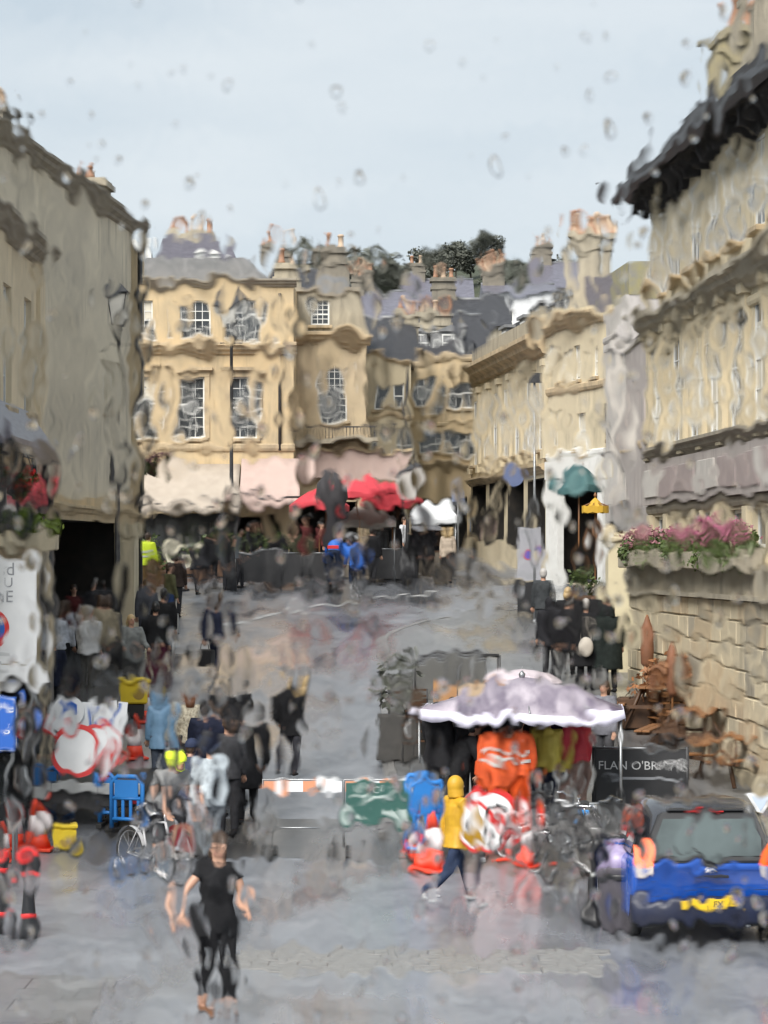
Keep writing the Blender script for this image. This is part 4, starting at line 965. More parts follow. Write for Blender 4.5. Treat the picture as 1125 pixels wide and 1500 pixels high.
# blue round sign on a slim post up the street
Yq = 60; g = G(Yq) + .12
t = post_sign('round blue traffic sign on a slim black post before the long terrace', 783, Yq, g, None, h=WZ(556, Yq)-g)
b = MB(); b.disc((-.5,-.06,WZ(698,Yq)-g), .24, .02, 28); sg = b.build('sign_face', mat('dull_blue', (.10,.13,.24), .45, (.13,.16,.28), 3), t)
b = MB(); b.tube([(-.5,.0,WZ(698,Yq)-g),(0,.03,WZ(698,Yq)-g)], .018, 6); b.build('bracket', STEEL, t)
b = MB(); b.box(-.19,.19,-.03,.03,WZ(556,Yq)-g-.08,WZ(556,Yq)-g+.16); b.build('lamp_head', IRON, t)
Yq = 78
t = post_sign('blue triangular banner sign in front of the yellow corner block', 671, Yq, G(Yq), None, h=WZ(705, Yq)-G(Yq), cat='sign')
b = MB(); z0 = WZ(735,Yq)-G(Yq); z1 = WZ(703,Yq)-G(Yq); b.prism([(-.2,z0),(.2,z0),(.2,z0+.3),(.0,z1),(-.2,z0+.3)], -.02, .02); b.build('sign_face', mat('slate_blue', (.16,.19,.28), .5, (.2,.23,.32), 3), t)

# ------------------------------------------------------------------ barrier with the green board
v = foot(440, 1252); YB = v.y
def barrier(label, px0, px1, rz=0, Y=None, board=True, group='red and white road barriers'):
    y = Y or YB; x0, x1 = WX(px0, y), WX(px1, y); g = G(y); w = (x1-x0)/2
    t = thing('road_barrier', label, 'barrier', ((x0+x1)/2, y, g), rz, group)
    h = 1.06
    b = MB(); b.tube([(-w,0,.1),(-w,0,h),(w,0,h),(w,0,.1)], .015, 6); b.tube([(-w,0,.38),(w,0,.38)], .012, 6); b.build('frame', STEEL, t)
    n = max(4, int(w*2/.24))
    for i in range(n):
        b = MB(); xa = -w + .02 + (2*w-.04)*i/n; xb = -w + .02 + (2*w-.04)*(i+1)/n
        b.box(xa, xb-.001, -.03, -.012, h-.17, h-.02); b.build('stripe_panel', SIGN_W if i % 2 else mat('faded_orange', (.72,.30,.16), .5, (.62,.28,.16), 4), t)
    for s_ in (-1, 1):
        b = MB(); b.bbox(s_*w*.86-.05, s_*w*.86+.05, -.3, .3, 0, .1, .015); b.build('foot', RUBBER, t)
    return t
barrier('orange and white striped barrier across the street left of the green board', 385, 503)
barrier('striped barrier carrying the green notice board', 504, 608)
t = thing('notice_board', 'dark green notice board with faded white lettering hung on the barrier', 'sign', (WX(554, YB-.06), YB-.06, G(YB)), 0)
zt_, zb_ = WZ(1147, YB-.06)-G(YB), WZ(1205, YB-.06)-G(YB); hw = 47/F*YB
b = MB(); b.bbox(-hw,hw,-.015,.015,zb_,zt_,.005); pn = b.build('panel', SIGN_GREEN, t)
ft = mat('chalky_print', (.42,.50,.47), .6)
lettering('ANCIO', .135, ft, pn, (-.06,-.018,zt_-.1), 1.15)
b = MB(); b.tube([(-.36,-.017,zt_-.26),(-.1,-.017,zt_-.2),(.14,-.017,zt_-.23),(.33,-.017,zt_-.25)], [(.022,.002)]*4, 8, ref=(0,-1,0)); b.build('print_line', ft, pn)
for x in (-.3, .25):
    b = MB(); b.prism([(x-.11,zb_+.06),(x+.11,zb_+.06),(x+.05,zb_+.17),(x-.02,zb_+.14),(x-.07,zb_+.19)], -.019, -.0155); b.build('emblem', ft, pn)

# traffic cones
def cone(label, px, py, h=.75, lift=0.0, g0=None):
    v = foot(px, py, lift)
    t = thing('traffic_cone', label, 'cone', v, rnd.uniform(0,1.5), 'traffic cones'); s_ = h/.75
    b = MB(); b.bbox(-.21*s_,.21*s_,-.21*s_,.21*s_,0,.045*s_,.012); b.build('base', CONE_R, t)
    b = MB(); b.lathe([(.165*s_,.045*s_),(.125*s_,.24*s_)], 20); b.build('body', CONE_R, t); b = MB(); b.lathe([(.075*s_,.5*s_),(.032*s_,.74*s_),(.026*s_,.75*s_)], 20); b.build('tip', CONE_R, t)
    b = MB(); b.lathe([(.128*s_,.239*s_),(.078*s_,.501*s_)], 20); b.build('sleeve', mat('cone_sleeve', (.76,.70,.70), .4, (.66,.58,.58), 4), t)
    return t
cone('large traffic cone in front of the works trailer at far left', 57, 1246, .78)
cone('traffic cone standing behind the works trailer below the yellow boxes', 197, 1112, .75)
cone('traffic cone half hidden beside the yellow box on its dark stand', 213, 1058, .7)
cone('traffic cone at the blue barrier left of the mustard coat', 630, 1274, .82)
cone('traffic cone behind the blue barrier beside the green board', 606, 1250, .72)
cone('traffic cone right of the round no turn sign', 768, 1272, .82)
cone('traffic cone behind the works trailer at the left frame edge', 22, 1244, .72)
cone('traffic cone close behind the black bollard at far left', 4, 1262, .6)

# yellow equipment boxes
def ybox(label, px, py, w, h, d, dark=True, rz=0):
    v = foot(px, py); t = thing('equipment_box', label, 'box', v, rz, 'yellow equipment boxes')
    z = .35 if dark else .04
    b = MB(); b.bbox(-w/2,w/2,-d/2,d/2,z,z+h,.03); bd = b.build('body', SIGN_YEL, t)
    b = MB(); b.bbox(-w/2-.02,w/2+.02,-d/2-.02,d/2+.02,z+h+.002,z+h+.07,.02); b.build('lid', SIGN_YEL, bd)
    b = MB(); b.tube([(-w*.2,0,z+h+.07),(-w*.2,0,z+h+.14),(w*.2,0,z+h+.14),(w*.2,0,z+h+.07)], .015, 6); b.build('handle', PAINT_K, bd)
    b = MB(); b.disc((w*.22,-d/2-.006,z+h*.45), h*.26, .005, 20); b.build('label_disc', mat('brown_print', (.38,.25,.05), .6), bd)
    if dark:
        b = MB(); b.bbox(-w/2+.06,w/2-.06,-d/2+.04,d/2-.04,0,z-.002,.02); b.build('stand', RUBBER, t)
    else:
        for s_ in (-1,1):
            b = MB(); b.box(s_*w*.35-.04,s_*w*.35+.04,-d/2,d/2,0,.04); b.build('foot', RUBBER, t)
ybox('yellow equipment box on a dark stand beside the fair haired person', 195, 1058, .56, .42, .4)
ybox('yellow lamp box lying on the road beside the large cone', 95, 1246, .32, .28, .3, False, R(8))

# ------------------------------------------------------------------ works trailer with stacked signs
v = foot(135, 1212); YT = v.y
t = thing('works_trailer', 'dark flatbed works trailer with pale tailboard loaded with road signs', 'trailer', v, 0)
b = MB(); b.bbox(-.95,.8,-.1,2.6,.52,.66,.02); b.build('bed', PAINT_K, t)
for i in range(5):
    b = MB(); b.bbox(-.93+.345*i,-.6+.345*i,-.16,-.104,.5,.67,.01); b.build('tailboard_panel', mat('tail_grey', (.42,.43,.43), .45, (.34,.35,.35), 4), t)
b = MB(); b.bbox(-.8,.65,-.05,.1,.3,.5,.02); b.build('chassis_beam', IRON, t)
for s_ in (-1,1):
    for y_ in (.5, 1.9):
        w_ = MB(); w_.torus((0,0,0), .22, .085, 'X', 22, 8); o = w_.build('wheel', RUBBER, t, (s_*.8-.07, y_, .305)); h_ = MB(); h_.M = Matrix.Rotation(R(90),4,'Y'); h_.lathe([(.15,-.05),(.15,.05),(.05,.07)], 14); h_.build('rim', STEEL, o)
    b = MB(); b.bbox(s_*.75-.09-.07, s_*.75+.09-.07, -.165, -.105, .36, .44, .01); b.build('tail_lamp', SIGN_RED, t)
b = MB(); b.box(-.9,-.86,0,.04,.66,1.05); b.box(.72,.76,0,.04,.66,1.05); b.build('stake', IRON, t)
def leaning(name, label, cat, px, py, Y, rx=-8, ry=0, rz=0, group='road signs on the works trailer'):
    o = thing(name, label, cat, (WX(px, Y), Y, WZ(py, Y)), 0, group); o.rotation_euler = (R(rx), R(ry), R(rz)); return o
def round_sign(label, px, py, Y, r, ry=0, rx=-8, rz=0, sq=1.0, bar=False, group='road signs on the works trailer'):
    o = leaning('round_sign', label, 'road sign', px, py, Y, rx, ry, rz, group)
    b = MB(); b.disc((0,0,0), r, .02, 36); b.build('plate', SIGN_W, o)
    b = MB(); b.disc((0,-.006,0), r, .005, 36, r0=r*.82); b.build('ring', SIGN_RED, o)
    b = MB(); b.box(-r*.5,r*.5,.022,.06,-.03,.03); b.build('back_rail', STEEL, o)
    if bar:
        b = MB(); b.M = Matrix.Rotation(R(45),4,'Y'); b.box(-r*.81,r*.81,-.008,-.003,-r*.07,r*.07); b.build('bar', SIGN_RED, o)
        b = MB(); b.tube([(-r*.1,-.004,-r*.5),(-r*.1,-.004,r*.05),(-r*.05,-.004,r*.2),(r*.3,-.004,r*.2)], r*.07, 4); b.prism([(r*.28,r*.02),(r*.55,r*.2),(r*.28,r*.38)], -.008, -.002); b.build('arrow', INK, o)
    return o
round_sign('big round red ringed sign leaning on the trailer tailboard', 112, 1100, YT-.12, .40)
round_sign('round red ringed sign behind the big one on the trailer', 145, 1092, YT+.25, .34, rx=-12)
o = leaning('sign_board', 'small tilted white board with a dark arrow and red edge on the trailer', 'road sign', 82, 1072, YT+.05, -6, 35)
b = MB(); b.bbox(-.24,.24,0,.02,-.17,.17,.006); b.build('plate', SIGN_W, o); b = MB(); b.box(-.24,.24,-.006,-.001,-.17,-.13); b.box(-.24,-.2,-.006,-.001,-.13,.17); b.build('edge_strip', SIGN_RED, o); b = MB(); b.box(-.1,.06,-.005,-.001,-.02,.02); b.prism([(.05,-.06),(.15,0),(.05,.06)], -.005,-.001); b.build('arrow', INK, o)
o = leaning('round_sign', 'round blue and white sign at the top left of the trailer load', 'road sign', 100, 1042, YT+.45, -6)
b = MB(); b.disc((0,0,0), .24, .02, 30); b.build('plate', SIGN_W, o); b = MB(); b.prism([(-.02,-.1),(.13,-.05),(.13,.1),(.0,.18),(-.08,.12)], -.006, -.001); b.build('arrow', SIGN_BLUE, o); b = MB(); b.tube([(0,.03,-.24),(0,.03,-.85)], .02, 6); b.build('post', STEEL, o)
for k, (px_, py_, ww, hh, lab) in enumerate(((128, 1050, .2, .44, 'narrow white board with a blue stripe on the trailer'), (153, 1048, .28, .46, 'white board with blue chevrons in the middle of the trailer load'), (175, 1052, .2, .5, 'white board with a blue edge at the right of the trailer load'))):
    o = leaning('sign_board', lab, 'road sign', px_, py_, YT+.5+.06*k, -7, (4,-3,6)[k])
    b = MB(); b.bbox(-ww/2,ww/2,0,.02,-hh/2,hh/2,.006); b.build('plate', SIGN_W, o)
    b = MB(); (b.box(.04,.08,-.005,-.001,-hh/2+.01,hh/2-.01) if k == 0 else b.prism([(-.11,-.12),(0,-.2),(.11,-.12),(.11,-.06),(0,-.14),(-.11,-.06)],-.005,-.001) if k == 1 else b.box(-.09,-.04,-.005,-.001,-hh/2+.02,hh/2-.02)); b.build('stripe', SIGN_BLUE, o)
    b = MB(); b.tube([(0,.03,-hh/2),(0,.03,-hh/2-.35)], .02, 6); b.build('post', STEEL, o)
# blue plastic barrier pieces
def blue_barrier(label, px, py, w, h, rz=0):
    v = foot(px, py); t = thing('plastic_barrier', label, 'barrier', v, rz, 'blue plastic barriers')
    b = MB(); b.tube([(-w/2,0,.08),(-w/2,0,h-.1),(-w/2+.1,0,h),(w/2-.1,0,h),(w/2,0,h-.1),(w/2,0,.08)], .035, 8)
    b.tube([(-w/2,0,.22),(w/2,0,.22)], .03, 6); b.tube([(-w/2,0,h*.62),(w/2,0,h*.62)], .03, 6); b.build('frame', BAR_BLUE, t)
    n = max(2, int(w/.12))
    for i in range(n):
        x = -w/2 + w*(i+.5)/n; b = MB(); b.box(x-.022,x+.022,-.015,.015,.2,h*.62); b.build('slat', BAR_BLUE, t)
    b = MB(); b.box(-w/2+.06,w/2-.06,-.03,-.012,h*.64,h-.05); b.build('panel', BAR_BLUE, t)
    for s_ in (-1,1):
        b = MB(); b.bbox(s_*w*.38-.04,s_*w*.38+.04,-.26,.26,0,.08,.012); b.build('foot', RUBBER, t)
blue_barrier('tall blue plastic barrier between the green board and the mustard coat', 622, 1258, .42, 1.12, R(18))
blue_barrier('blue plastic barrier between the trailer and the bicycle wheel', 186, 1222, .5, .85, R(-20))
blue_barrier('small blue plastic barrier at the left end of the trailer', 68, 1205, .42, .82, R(12))
blue_barrier('blue plastic barrier close against the trailer tailboard', 158, 1212, .24, .8, R(-4))
v = foot(713, 1262)
round_sign('round no turn sign with red ring and bar behind the mustard coat', 716, 1200, v.y, 48/F*v.y, 0, -4, 6, bar=True, group='road works signs')
o = bpy.context.scene.objects['round_sign.002'] if 'round_sign.002' in bpy.data.objects else None
SG = [x for x in COL.objects if x.get('label', '').startswith('round no turn')][0]
for s_ in (-1,1):
    b = MB(); b.tube([(s_*.3,.05,.3),(s_*.34,.0,-(WZ(1200,v.y)-v.z))], .02, 6); b.build('leg', STEEL, SG); b = MB(); b.tube([(s_*.3,.06,.3),(s_*.34,.5,-(WZ(1200,v.y)-v.z)+.03)], .02, 6); b.build('leg', STEEL, SG)
v = foot(745, 1262)
t = thing('road_barrier', 'low grey and pink striped barrier plank beside the right hand cone', 'barrier', v, R(-8), 'red and white road barriers')
b = MB(); b.bbox(-.42,.5,-.015,.015,.42,.66,.006); b.build('plank', mat('washed_pink', (.62,.40,.40), .5, (.58,.54,.55), 4), t)
for s_ in (-.35, .4):
    b = MB(); b.tube([(s_,.03,0),(s_,.03,.66)], .025, 6); b.bbox(s_-.05,s_+.05,-.2,.25,0,.07,.01); b.build('leg', STEEL, t)

# black bollards with red bands
def bollard(label, px, py, h):
    v = foot(px, py); t = thing('bollard', label, 'bollard', v, 0, 'black bollards with red bands')
    b = MB(); b.lathe([(.10,0),(.10,.05),(.085,.1),(.08,h*.3),(.062,h*.5),(.06,h*.62),(.08,h*.8),(.095,h*.86),(.07,h*.96),(.02,h)], 16); b.build('post', PAINT_K, t)
    for z, r_ in ((h*.24,.086),(h*.74,.079),(h*.93,.085)):
        b = MB(); b.lathe([(r_,z-.035),(r_+.003,z-.03),(r_+.003,z+.03),(r_,z+.035)], 16); b.build('band', SIGN_RED, t)
bollard('waisted black bollard with red bands below the large cone', 42, 1374, 1.0)
bollard('black bollard with red bands cut by the left frame edge', 2, 1370, 1.0)
v = foot(868, 1352); t = thing('bollard', 'slim plain black bollard left of the black litter bin', 'bollard', v, 0)
b = MB(); b.lathe([(.09,0),(.09,.08),(.06,.12),(.055,.8),(.075,.84),(.05,.92),(.01,.95)], 14); b.build('post', PAINT_K, t); b = MB(); b.lathe([(.06,.6),(.064,.61),(.064,.66),(.06,.67)], 14); b.build('band', REFLECT, t)

# litter bin and lilac sack beside the blue car
v = foot(908, 1362)
t = thing('litter_bin', 'black litter bin with a rounded body left of the blue car', 'bin', v, R(10))
b = MB(); b.lathe([(.2,0),(.22,.05),(.25,.7),(.26,.74),(.235,.76),(.23,.70)], 18); b.build('body', mat('bin_plastic', (.07,.065,.075), .5, (.1,.09,.105), 4), t); b = MB(); b.lathe([(.26,.60),(.268,.61),(.268,.66),(.26,.67)], 18); b.build('rim_band', PAINT_K, t)
t = thing('rubbish_sack', 'crumpled lilac sack sticking out of the black litter bin', 'sack', v + Vector((0,0,.70)), .4)
b = MB(); r_ = random.Random(2)
b.lathe([(.05,-.1),(.2,-.06),(.25,.08),(.22,.2),(.1,.27),(.06,.31),(.1,.36)], 14); o = b.build('bag', mat('lilac_film', (.30,.24,.42), .35, (.42,.36,.52), 9), t)
for vv in o.data.vertices: vv.co += Vector((r_.uniform(-.03,.03), r_.uniform(-.03,.03), r_.uniform(-.02,.02)))
b = MB(); b.torus((0,0,.31), .06, .012, 'Z', 12, 6); b.build('tie', SIGN_BLUE, t)

# ------------------------------------------------------------------ the market gazebo on the right
v = foot(768, 1222); YG = v.y
g = G(YG)
t = thing('gazebo', 'lilac grey market gazebo with a pale scalloped edge over the people in hi-vis', 'gazebo', (WX(768, YG), YG + .6, g), R(-5))
ze = WZ(1040, YG) - g; zt_ = WZ(994, YG) - g
w = 1.5
b = MB(); n = 12; vs = []; fs = []
for j in range(n + 1):
    for i in range(n + 1):
        u, q = -1 + 2*i/n, -1 + 2*j/n; e = max(abs(u), abs(q)); z = zt_ - (zt_-ze) * (e**1.15) - .05*math.sin(abs(u)*3.14)*abs(q) ; vs.append((u*w, q*1.15, z + .03*math.sin(3*u+2*q)))
fs = [(j*(n+1)+i, j*(n+1)+i+1, (j+1)*(n+1)+i+1, (j+1)*(n+1)+i) for j in range(n) for i in range(n)]
b.add(vs, fs, 0, True); o = b.build('canopy', LILAC, t); o.modifiers.new('thick','SOLIDIFY').thickness = .01
b = MB(); ring = [(-1+2*i/24, -1) for i in range(24)] + [(1, -1+2*i/24) for i in range(24)] + [(1-2*i/24, 1) for i in range(24)] + [(-1, 1-2*i/24) for i in range(24)]
vs = []
for k, (u, q) in enumerate(ring): 
    z = ze + .03*math.sin(3*u+2*q) - (.05*math.sin(abs(u)*3.14)*abs(q)); vs += [(u*w*1.003, q*1.155, z+.02), (u*w*1.02, q*1.17, z - .1 - .06*abs(math.sin(k*math.pi/4)))]
K = len(ring); b.add(vs, [(2*k, 2*k+1, (2*k+3) % (2*K), (2*k+2) % (2*K)) for k in range(K)], 0, True); o = b.build('valance', LILAC_W, t); o.modifiers.new('thick','SOLIDIFY').thickness = .008
for sx_ in (-1,1):
    for sy_ in (-1,1):
        b = MB(); b.tube([(sx_*(w-.04), sy_*1.1, 0), (sx_*(w-.04), sy_*1.1, ze)], .022, 6); b.bbox(sx_*(w-.04)-.07, sx_*(w-.04)+.07, sy_*1.1-.07, sy_*1.1+.07, 0, .02, .004); b.build('leg', STEEL, t)
b = MB(); b.lathe([(.04,zt_-.02),(.05,zt_+.04),(.01,zt_+.09)], 8); b.build('finial', STEEL, t)
for q in (-.55, .1, .6):
    b = MB(); b.tube([(q*w,-1.16,ze-.02),(q*w*.6,-.5,ze+.2)], .012, 5); b.build('strut', STEEL, t)
# pale umbrella raised just behind the gazebo
def umbrella(label, px, py, Y, r, m, tilt=(0,0), group='raised umbrellas', hl=.75):
    t = thing('umbrella', label, 'umbrella', (WX(px, Y), Y, WZ(py, Y) - hl), 0, group); t.rotation_euler = (R(tilt[0]), R(tilt[1]), .2)
    b = MB(); n = 16; vs = [(0,0,hl)]
    for f, dz in ((.4,.035),(.75,.12),(1,.26)):
        for j in range(n): a = 2*math.pi*j/n; q = r*f*(1 if j % 2 == 0 else .94); vs.append((q*math.cos(a), q*math.sin(a), hl-dz*r*1.2))
    fs = [(0,1+j,1+(j+1)%n) for j in range(n)]
    for k in range(2): fs += [(1+k*n+j,1+(k+1)*n+j,1+(k+1)*n+(j+1)%n,1+k*n+(j+1)%n) for j in range(n)]
    b.add(vs, fs); o = b.build('canopy', m, t); o.modifiers.new('thick','SOLIDIFY').thickness = .004
    b = MB(); b.tube([(0,0,-.05),(0,0,hl+.05)], .009, 6); b.build('shaft', STEEL, t)
    b = MB(); b.tube([(0,0,-.02),(0,0,-.12),(.03,0,-.16),(.06,0,-.13)], .014, 6); b.build('handle', RUBBER, t)
    for j in range(8):
        a = 2*math.pi*j/8; b = MB(); b.tube([(0,0,hl-.02),(r*.4*math.cos(a),r*.4*math.sin(a),hl-.06*r-.01),(r*.98*math.cos(a),r*.98*math.sin(a),hl-.32*r)], .004, 4); b.build('rib', STEEL, t)
    return t
umbrella('pale pinkish umbrella showing above the lilac gazebo', 765, 980, YG+2.2, .6, mat('pale_nylon', (.62,.54,.56), .5, (.5,.43,.47), 3))
umbrella('dark umbrella held above the couple far up the street', 628, 768, 73, .5, mat('dark_nylon', (.10,.10,.11), .5, (.14,.14,.15), 3), (4,0))

# steel counter with orange goods behind the gazebo
v = foot(668, 1072, .12)
t = thing('market_counter', 'long steel market counter behind the lilac gazebo', 'counter', (v.x, v.y, v.z), 0)
hh = WZ(975, v.y) - v.z; hw = 66/F*v.y
b = MB(); b.box(-hw,hw,-.35,.35,hh*.42,hh*.46); b.build('counter_top', STEEL, t)
b = MB(); b.box(-hw+.03,hw-.03,-.33,-.3,.1,hh*.42-.003); b.build('front_panel', mat('grey_laminate', (.20,.20,.20), .5, (.15,.15,.15), 4), t)
for s_ in (-1,1):
    for y_ in (-.3,.3):
        b = MB(); b.tube([(s_*(hw-.04),y_,0),(s_*(hw-.04),y_,hh+.2)], .022, 6); b.build('leg', IRON, t)
b = MB(); b.tube([(-hw+.04,-.3,hh+.18),(hw-.04,-.3,hh+.18)], .022, 6); b.tube([(-hw+.04,.3,hh+.18),(hw-.04,.3,hh+.18)], .022, 6); b.build('top_rail', IRON, t)
for i, (dx, w_, c_) in enumerate(((-.2, .42, 'orange crate of goods on the steel counter, left one'), (.28, .5, 'tan crate of goods on the steel counter, wider one'), (.75, .3, 'small orange crate of goods at the right end of the steel counter'))):
    q = thing('crate', c_, 'crate', (v.x + dx, v.y, v.z + hh*.46), 0, 'crates on the steel counter')
    cm = mat('tan_card', (.50,.27,.12), .7, (.42,.22,.1), 5) if i != 1 else mat('buff_card', (.58,.44,.30), .7, (.5,.36,.24), 5)
    hc = (.42, .3, .36)[i]
    for nm, bx in (('front_board', (-w_/2,w_/2,-.2,-.18,0,hc)), ('back_board', (-w_/2,w_/2,.18,.2,0,hc)), ('side_board', (-w_/2,-w_/2+.02,-.178,.178,0,hc)), ('side_board', (w_/2-.02,w_/2,-.178,.178,0,hc)), ('base_board', (-w_/2+.021,w_/2-.021,-.178,.178,.0,.02))):
        b = MB(); b.box(*bx); b.build(nm, cm, q)
# dark timber planter tub at the pavement corner
planter('dark wooden barrel planter at the corner of the market pavement', 588, 41.5, 1010, .85, seed=31, bush=(1,.4,.6), n=240, leafm=LEAF_D, lift=.12, h=.75, box=mat('grey_tub', (.05,.048,.045), .6, (.075,.07,.065), 5))
t = thing('stacked_chairs', 'stack of dark bistro chairs beside the barrel planter', 'chair stack', foot(618, 1125, .12), R(25))
for k in range(4):
    z = k*.16
    b = MB(); b.bbox(-.21,.21,-.21,.21,.44+z,.47+z,.01); b.build('seat', WOOD_D, t)
    b = MB()
    for i in range(3): b.box(-.2,.2,.19,.215,.58+z+.1*i,.62+z+.1*i)
    b.build('backrest', WOOD_D, t)
    for sx_ in (-1,1):
        for sy_ in (-1,1):
            b = MB(); b.tube([(sx_*.19,sy_*.19,.0 if k == 0 else .44+z-.1),(sx_*.19,sy_*.19,(.45 if sy_ < 0 else .82)+z)], .014, 5); b.build('leg', IRON, t)

# black pub windbreak with white lettering
v = foot(938, 1192); g = v.z
t = thing('pub_banner', 'black pub windbreak banner with white lettering behind the blue car', 'banner', v, R(-6))
hw = 68/F*v.y; zt_ = WZ(1098, v.y)-g
for s_ in (-1,1):
    b = MB(); b.tube([(s_*hw,0,0),(s_*hw,0,zt_+.05)], .03, 8); b.lathe([(.2,0),(.2,.03),(.03,.06)], 12, (s_*hw,0,0)); b.build('post', IRON, t)
b = MB(); b.box(-hw+.03,hw-.03,-.01,.01,.12,zt_); pn = b.build('panel', mat('banner_black', (.016,.016,.018), .55, (.03,.03,.032), 3), t)
b = MB(); b.tube([(-hw,0,zt_+.02),(hw,0,zt_+.02)], .018, 6); b.build('rail', STEEL, t)
lettering("FLAN O'BRIENS", .185, mat('chalk_white', (.62,.62,.62), .6), pn, (0,-.014,zt_-.25), 1.02)
b = MB(); b.box(-hw*.75, hw*.8, -.014, -.0105, zt_-.46, zt_-.42); b.build('print_line', GREY_TXT, pn)

# timber picnic benches by the block wall
def picnic(label, px, py, rz, lift=.12):
    v = foot(px, py, lift); t = thing('picnic_bench', label, 'picnic bench', v, rz, 'timber picnic benches')
    for i in range(5):
        b = MB(); b.bbox(-.9,.9,-.37+.148*i,-.37+.148*i+.138,.72,.76,.006); b.build('table_slat', WOOD, t)
    for s_ in (-1,1):
        for i in range(2):
            b = MB(); y0 = s_*.72 + (-.13 + .14*i); b.bbox(-.9,.9,y0,y0+.128,.42,.455,.006); b.build('seat_slat', WOOD, t)
        b = MB(); b.box(s_*.66-.04,s_*.66+.04,-.85,.85,.36,.42); b.build('seat_bearer', WOOD_D, t)
        for q in (-1,1):
            b = MB(); b.tube([(s_*.66-.06*s_,q*.3,.72),(s_*.66-.06*s_,q*.62,0)], .04, 4); b.build('leg', WOOD_D, t)
    return t
picnic('red brown picnic bench nearest the cream pier and black coats', 968, 1064, R(80))
picnic('red brown picnic bench in the middle below the block wall', 1015, 1105, R(74))
picnic('orange brown picnic bench against the block wall at the right edge', 1098, 1148, R(20))
for i, (px_, py_, lab) in enumerate(((948, 1035, 'closed rust coloured parasol beside the first picnic bench'), (985, 1082, 'closed rust coloured parasol between the picnic benches'))):
    v = foot(px_, py_, .12); t = thing('folded_parasol', lab, 'parasol', v, 0, 'closed parasols at the picnic benches')
    b = MB(); b.lathe([(.24,0),(.24,.05),(.04,.09)], 12); b.build('base', IRON, t); b = MB(); b.tube([(0,0,.06),(0,0,1.75)], .022, 6); b.build('pole', WOOD, t)
    b = MB(); b.lathe([(.06,.75),(.12,.82),(.13,1.1),(.1,1.5),(.03,1.72)], 10); b.build('canopy', mat('rust_canvas', (.24,.10,.05), .7, (.17,.075,.04), 5), t)

# ------------------------------------------------------------------ bicycles
def bicycle(label, pos, rz, framec=(.02,.02,.022), lean=0, group='bicycles', basket=None):
    t = thing('bicycle', label, 'bicycle', pos, rz, group); t.rotation_euler = (0, R(lean), rz)
    fm = mat('bike_%d_%d_%d' % tuple(int(c*255) for c in framec), framec, .35)
    # length along local Y, front wheel at -Y
    for y_ in (-.52, .52):
        b = MB(); b.torus((0,0,0), .325, .02, 'X', 32, 6); wq = b.build('wheel', RUBBER, t, (0, y_, .345))
        b = MB(); b.torus((0,0,0), .30, .009, 'X', 32, 5); b.build('rim', CHROME, wq)
        b = MB()
        for k in range(14):
            a = math.pi*2*k/14; b.tube([(.02*(-1)**k,0,0),(0,.3*math.cos(a),.3*math.sin(a))], .0022, 3, cap=False)
        b.build('spokes', STEEL, wq); b = MB(); b.tube([(-.05,0,0),(.05,0,0)], .022, 8); b.build('hub', STEEL, wq)
    bb, st, ht, hb = (0,.08,.30), (0,.24,.80), (0,-.34,.82), (0,-.40,.62)
    b = MB(); b.tube([bb, st], .016, 6); b.tube([(0,.22,.76), ht], .016, 6); b.tube([bb, hb], .019, 6); b.tube([ht, hb], .02, 6)
    for s_ in (-1,1): b.tube([(.035*s_,.08,.30),(.055*s_,.52,.345)], .009, 5); b.tube([(.02*s_,.235,.78),(.055*s_,.52,.345)], .008, 5)
    b.build('frame', fm, t)
    b = MB()
    for s_ in (-1,1): b.tube([(.05*s_,-.40,.63),(.055*s_,-.46,.5),(.055*s_,-.52,.345)], .012, 5)
    b.tube([(-.05,-.4,.63),(.05,-.4,.63)], .014, 5); b.build('fork', fm, t)
    b = MB(); b.tube([ht,(0,-.31,.95)], .013, 6); b.tube([(-.29,-.22,.98),(-.2,-.3,.99),(0,-.33,.95),(.2,-.3,.99),(.29,-.22,.98)], .012, 6); b.build('handlebar', CHROME, t)
    b = MB(); b.tube([st,(0,.27,.92)], .012, 6); b.build('seat_post', CHROME, t)
    b = MB(); b.ell((0,.27,.95), (.075,.13,.035), 12, 6); b.ell((0,.14,.95), (.03,.1,.025), 10, 5); b.build('saddle', RUBBER, t)
    b = MB(); b.M = Matrix.Translation((.04,.08,.30)) @ Matrix.Rotation(R(90),4,'Y'); b.lathe([(.09,-.004),(.09,.004)], 20); b.M = Matrix.Identity(4); b.tube([(.06,.08,.3),(.07,.0,.16)], .01, 5); b.tube([(-.06,.08,.3),(-.07,.16,.44)], .01, 5); b.box(.07,.16,-.03,.03,.15,.17); b.box(-.16,-.07,.13,.19,.43,.45); b.build('crankset', STEEL, t)
    b = MB()
    for k in range(10):
        a0, a1 = R(20+14*k), R(34+14*k)
        p_ = [(s_*.03, .52-.36*math.cos(a_-R(0)), .345+.36*math.sin(a_)) for a_ in (a0,a1) for s_ in (-1,1)]
        b.add(p_, [(0,1,3,2)])
    b.build('mudguard', fm, t)
    return t
v = foot(842, 1288)
bicycle('dark bicycle parked broadside at the edge of the market', (v.x, v.y, v.z), R(78), (.02,.02,.022), 4)
v = foot(812, 1270); bicycle('second dark bicycle leaning behind the parked one', (v.x, v.y, v.z), R(70), (.03,.03,.035), 6)
v = foot(872, 1282); t = bicycle('dark bicycle seen end on left of the blue car', (v.x, v.y, v.z), R(12), (.015,.015,.016), -5)
v = foot(850, 1262)
t = thing('bike_rack', 'steel hoop bike rack with a bright blue reflector', 'bike rack', (v.x, v.y, v.z), 0)
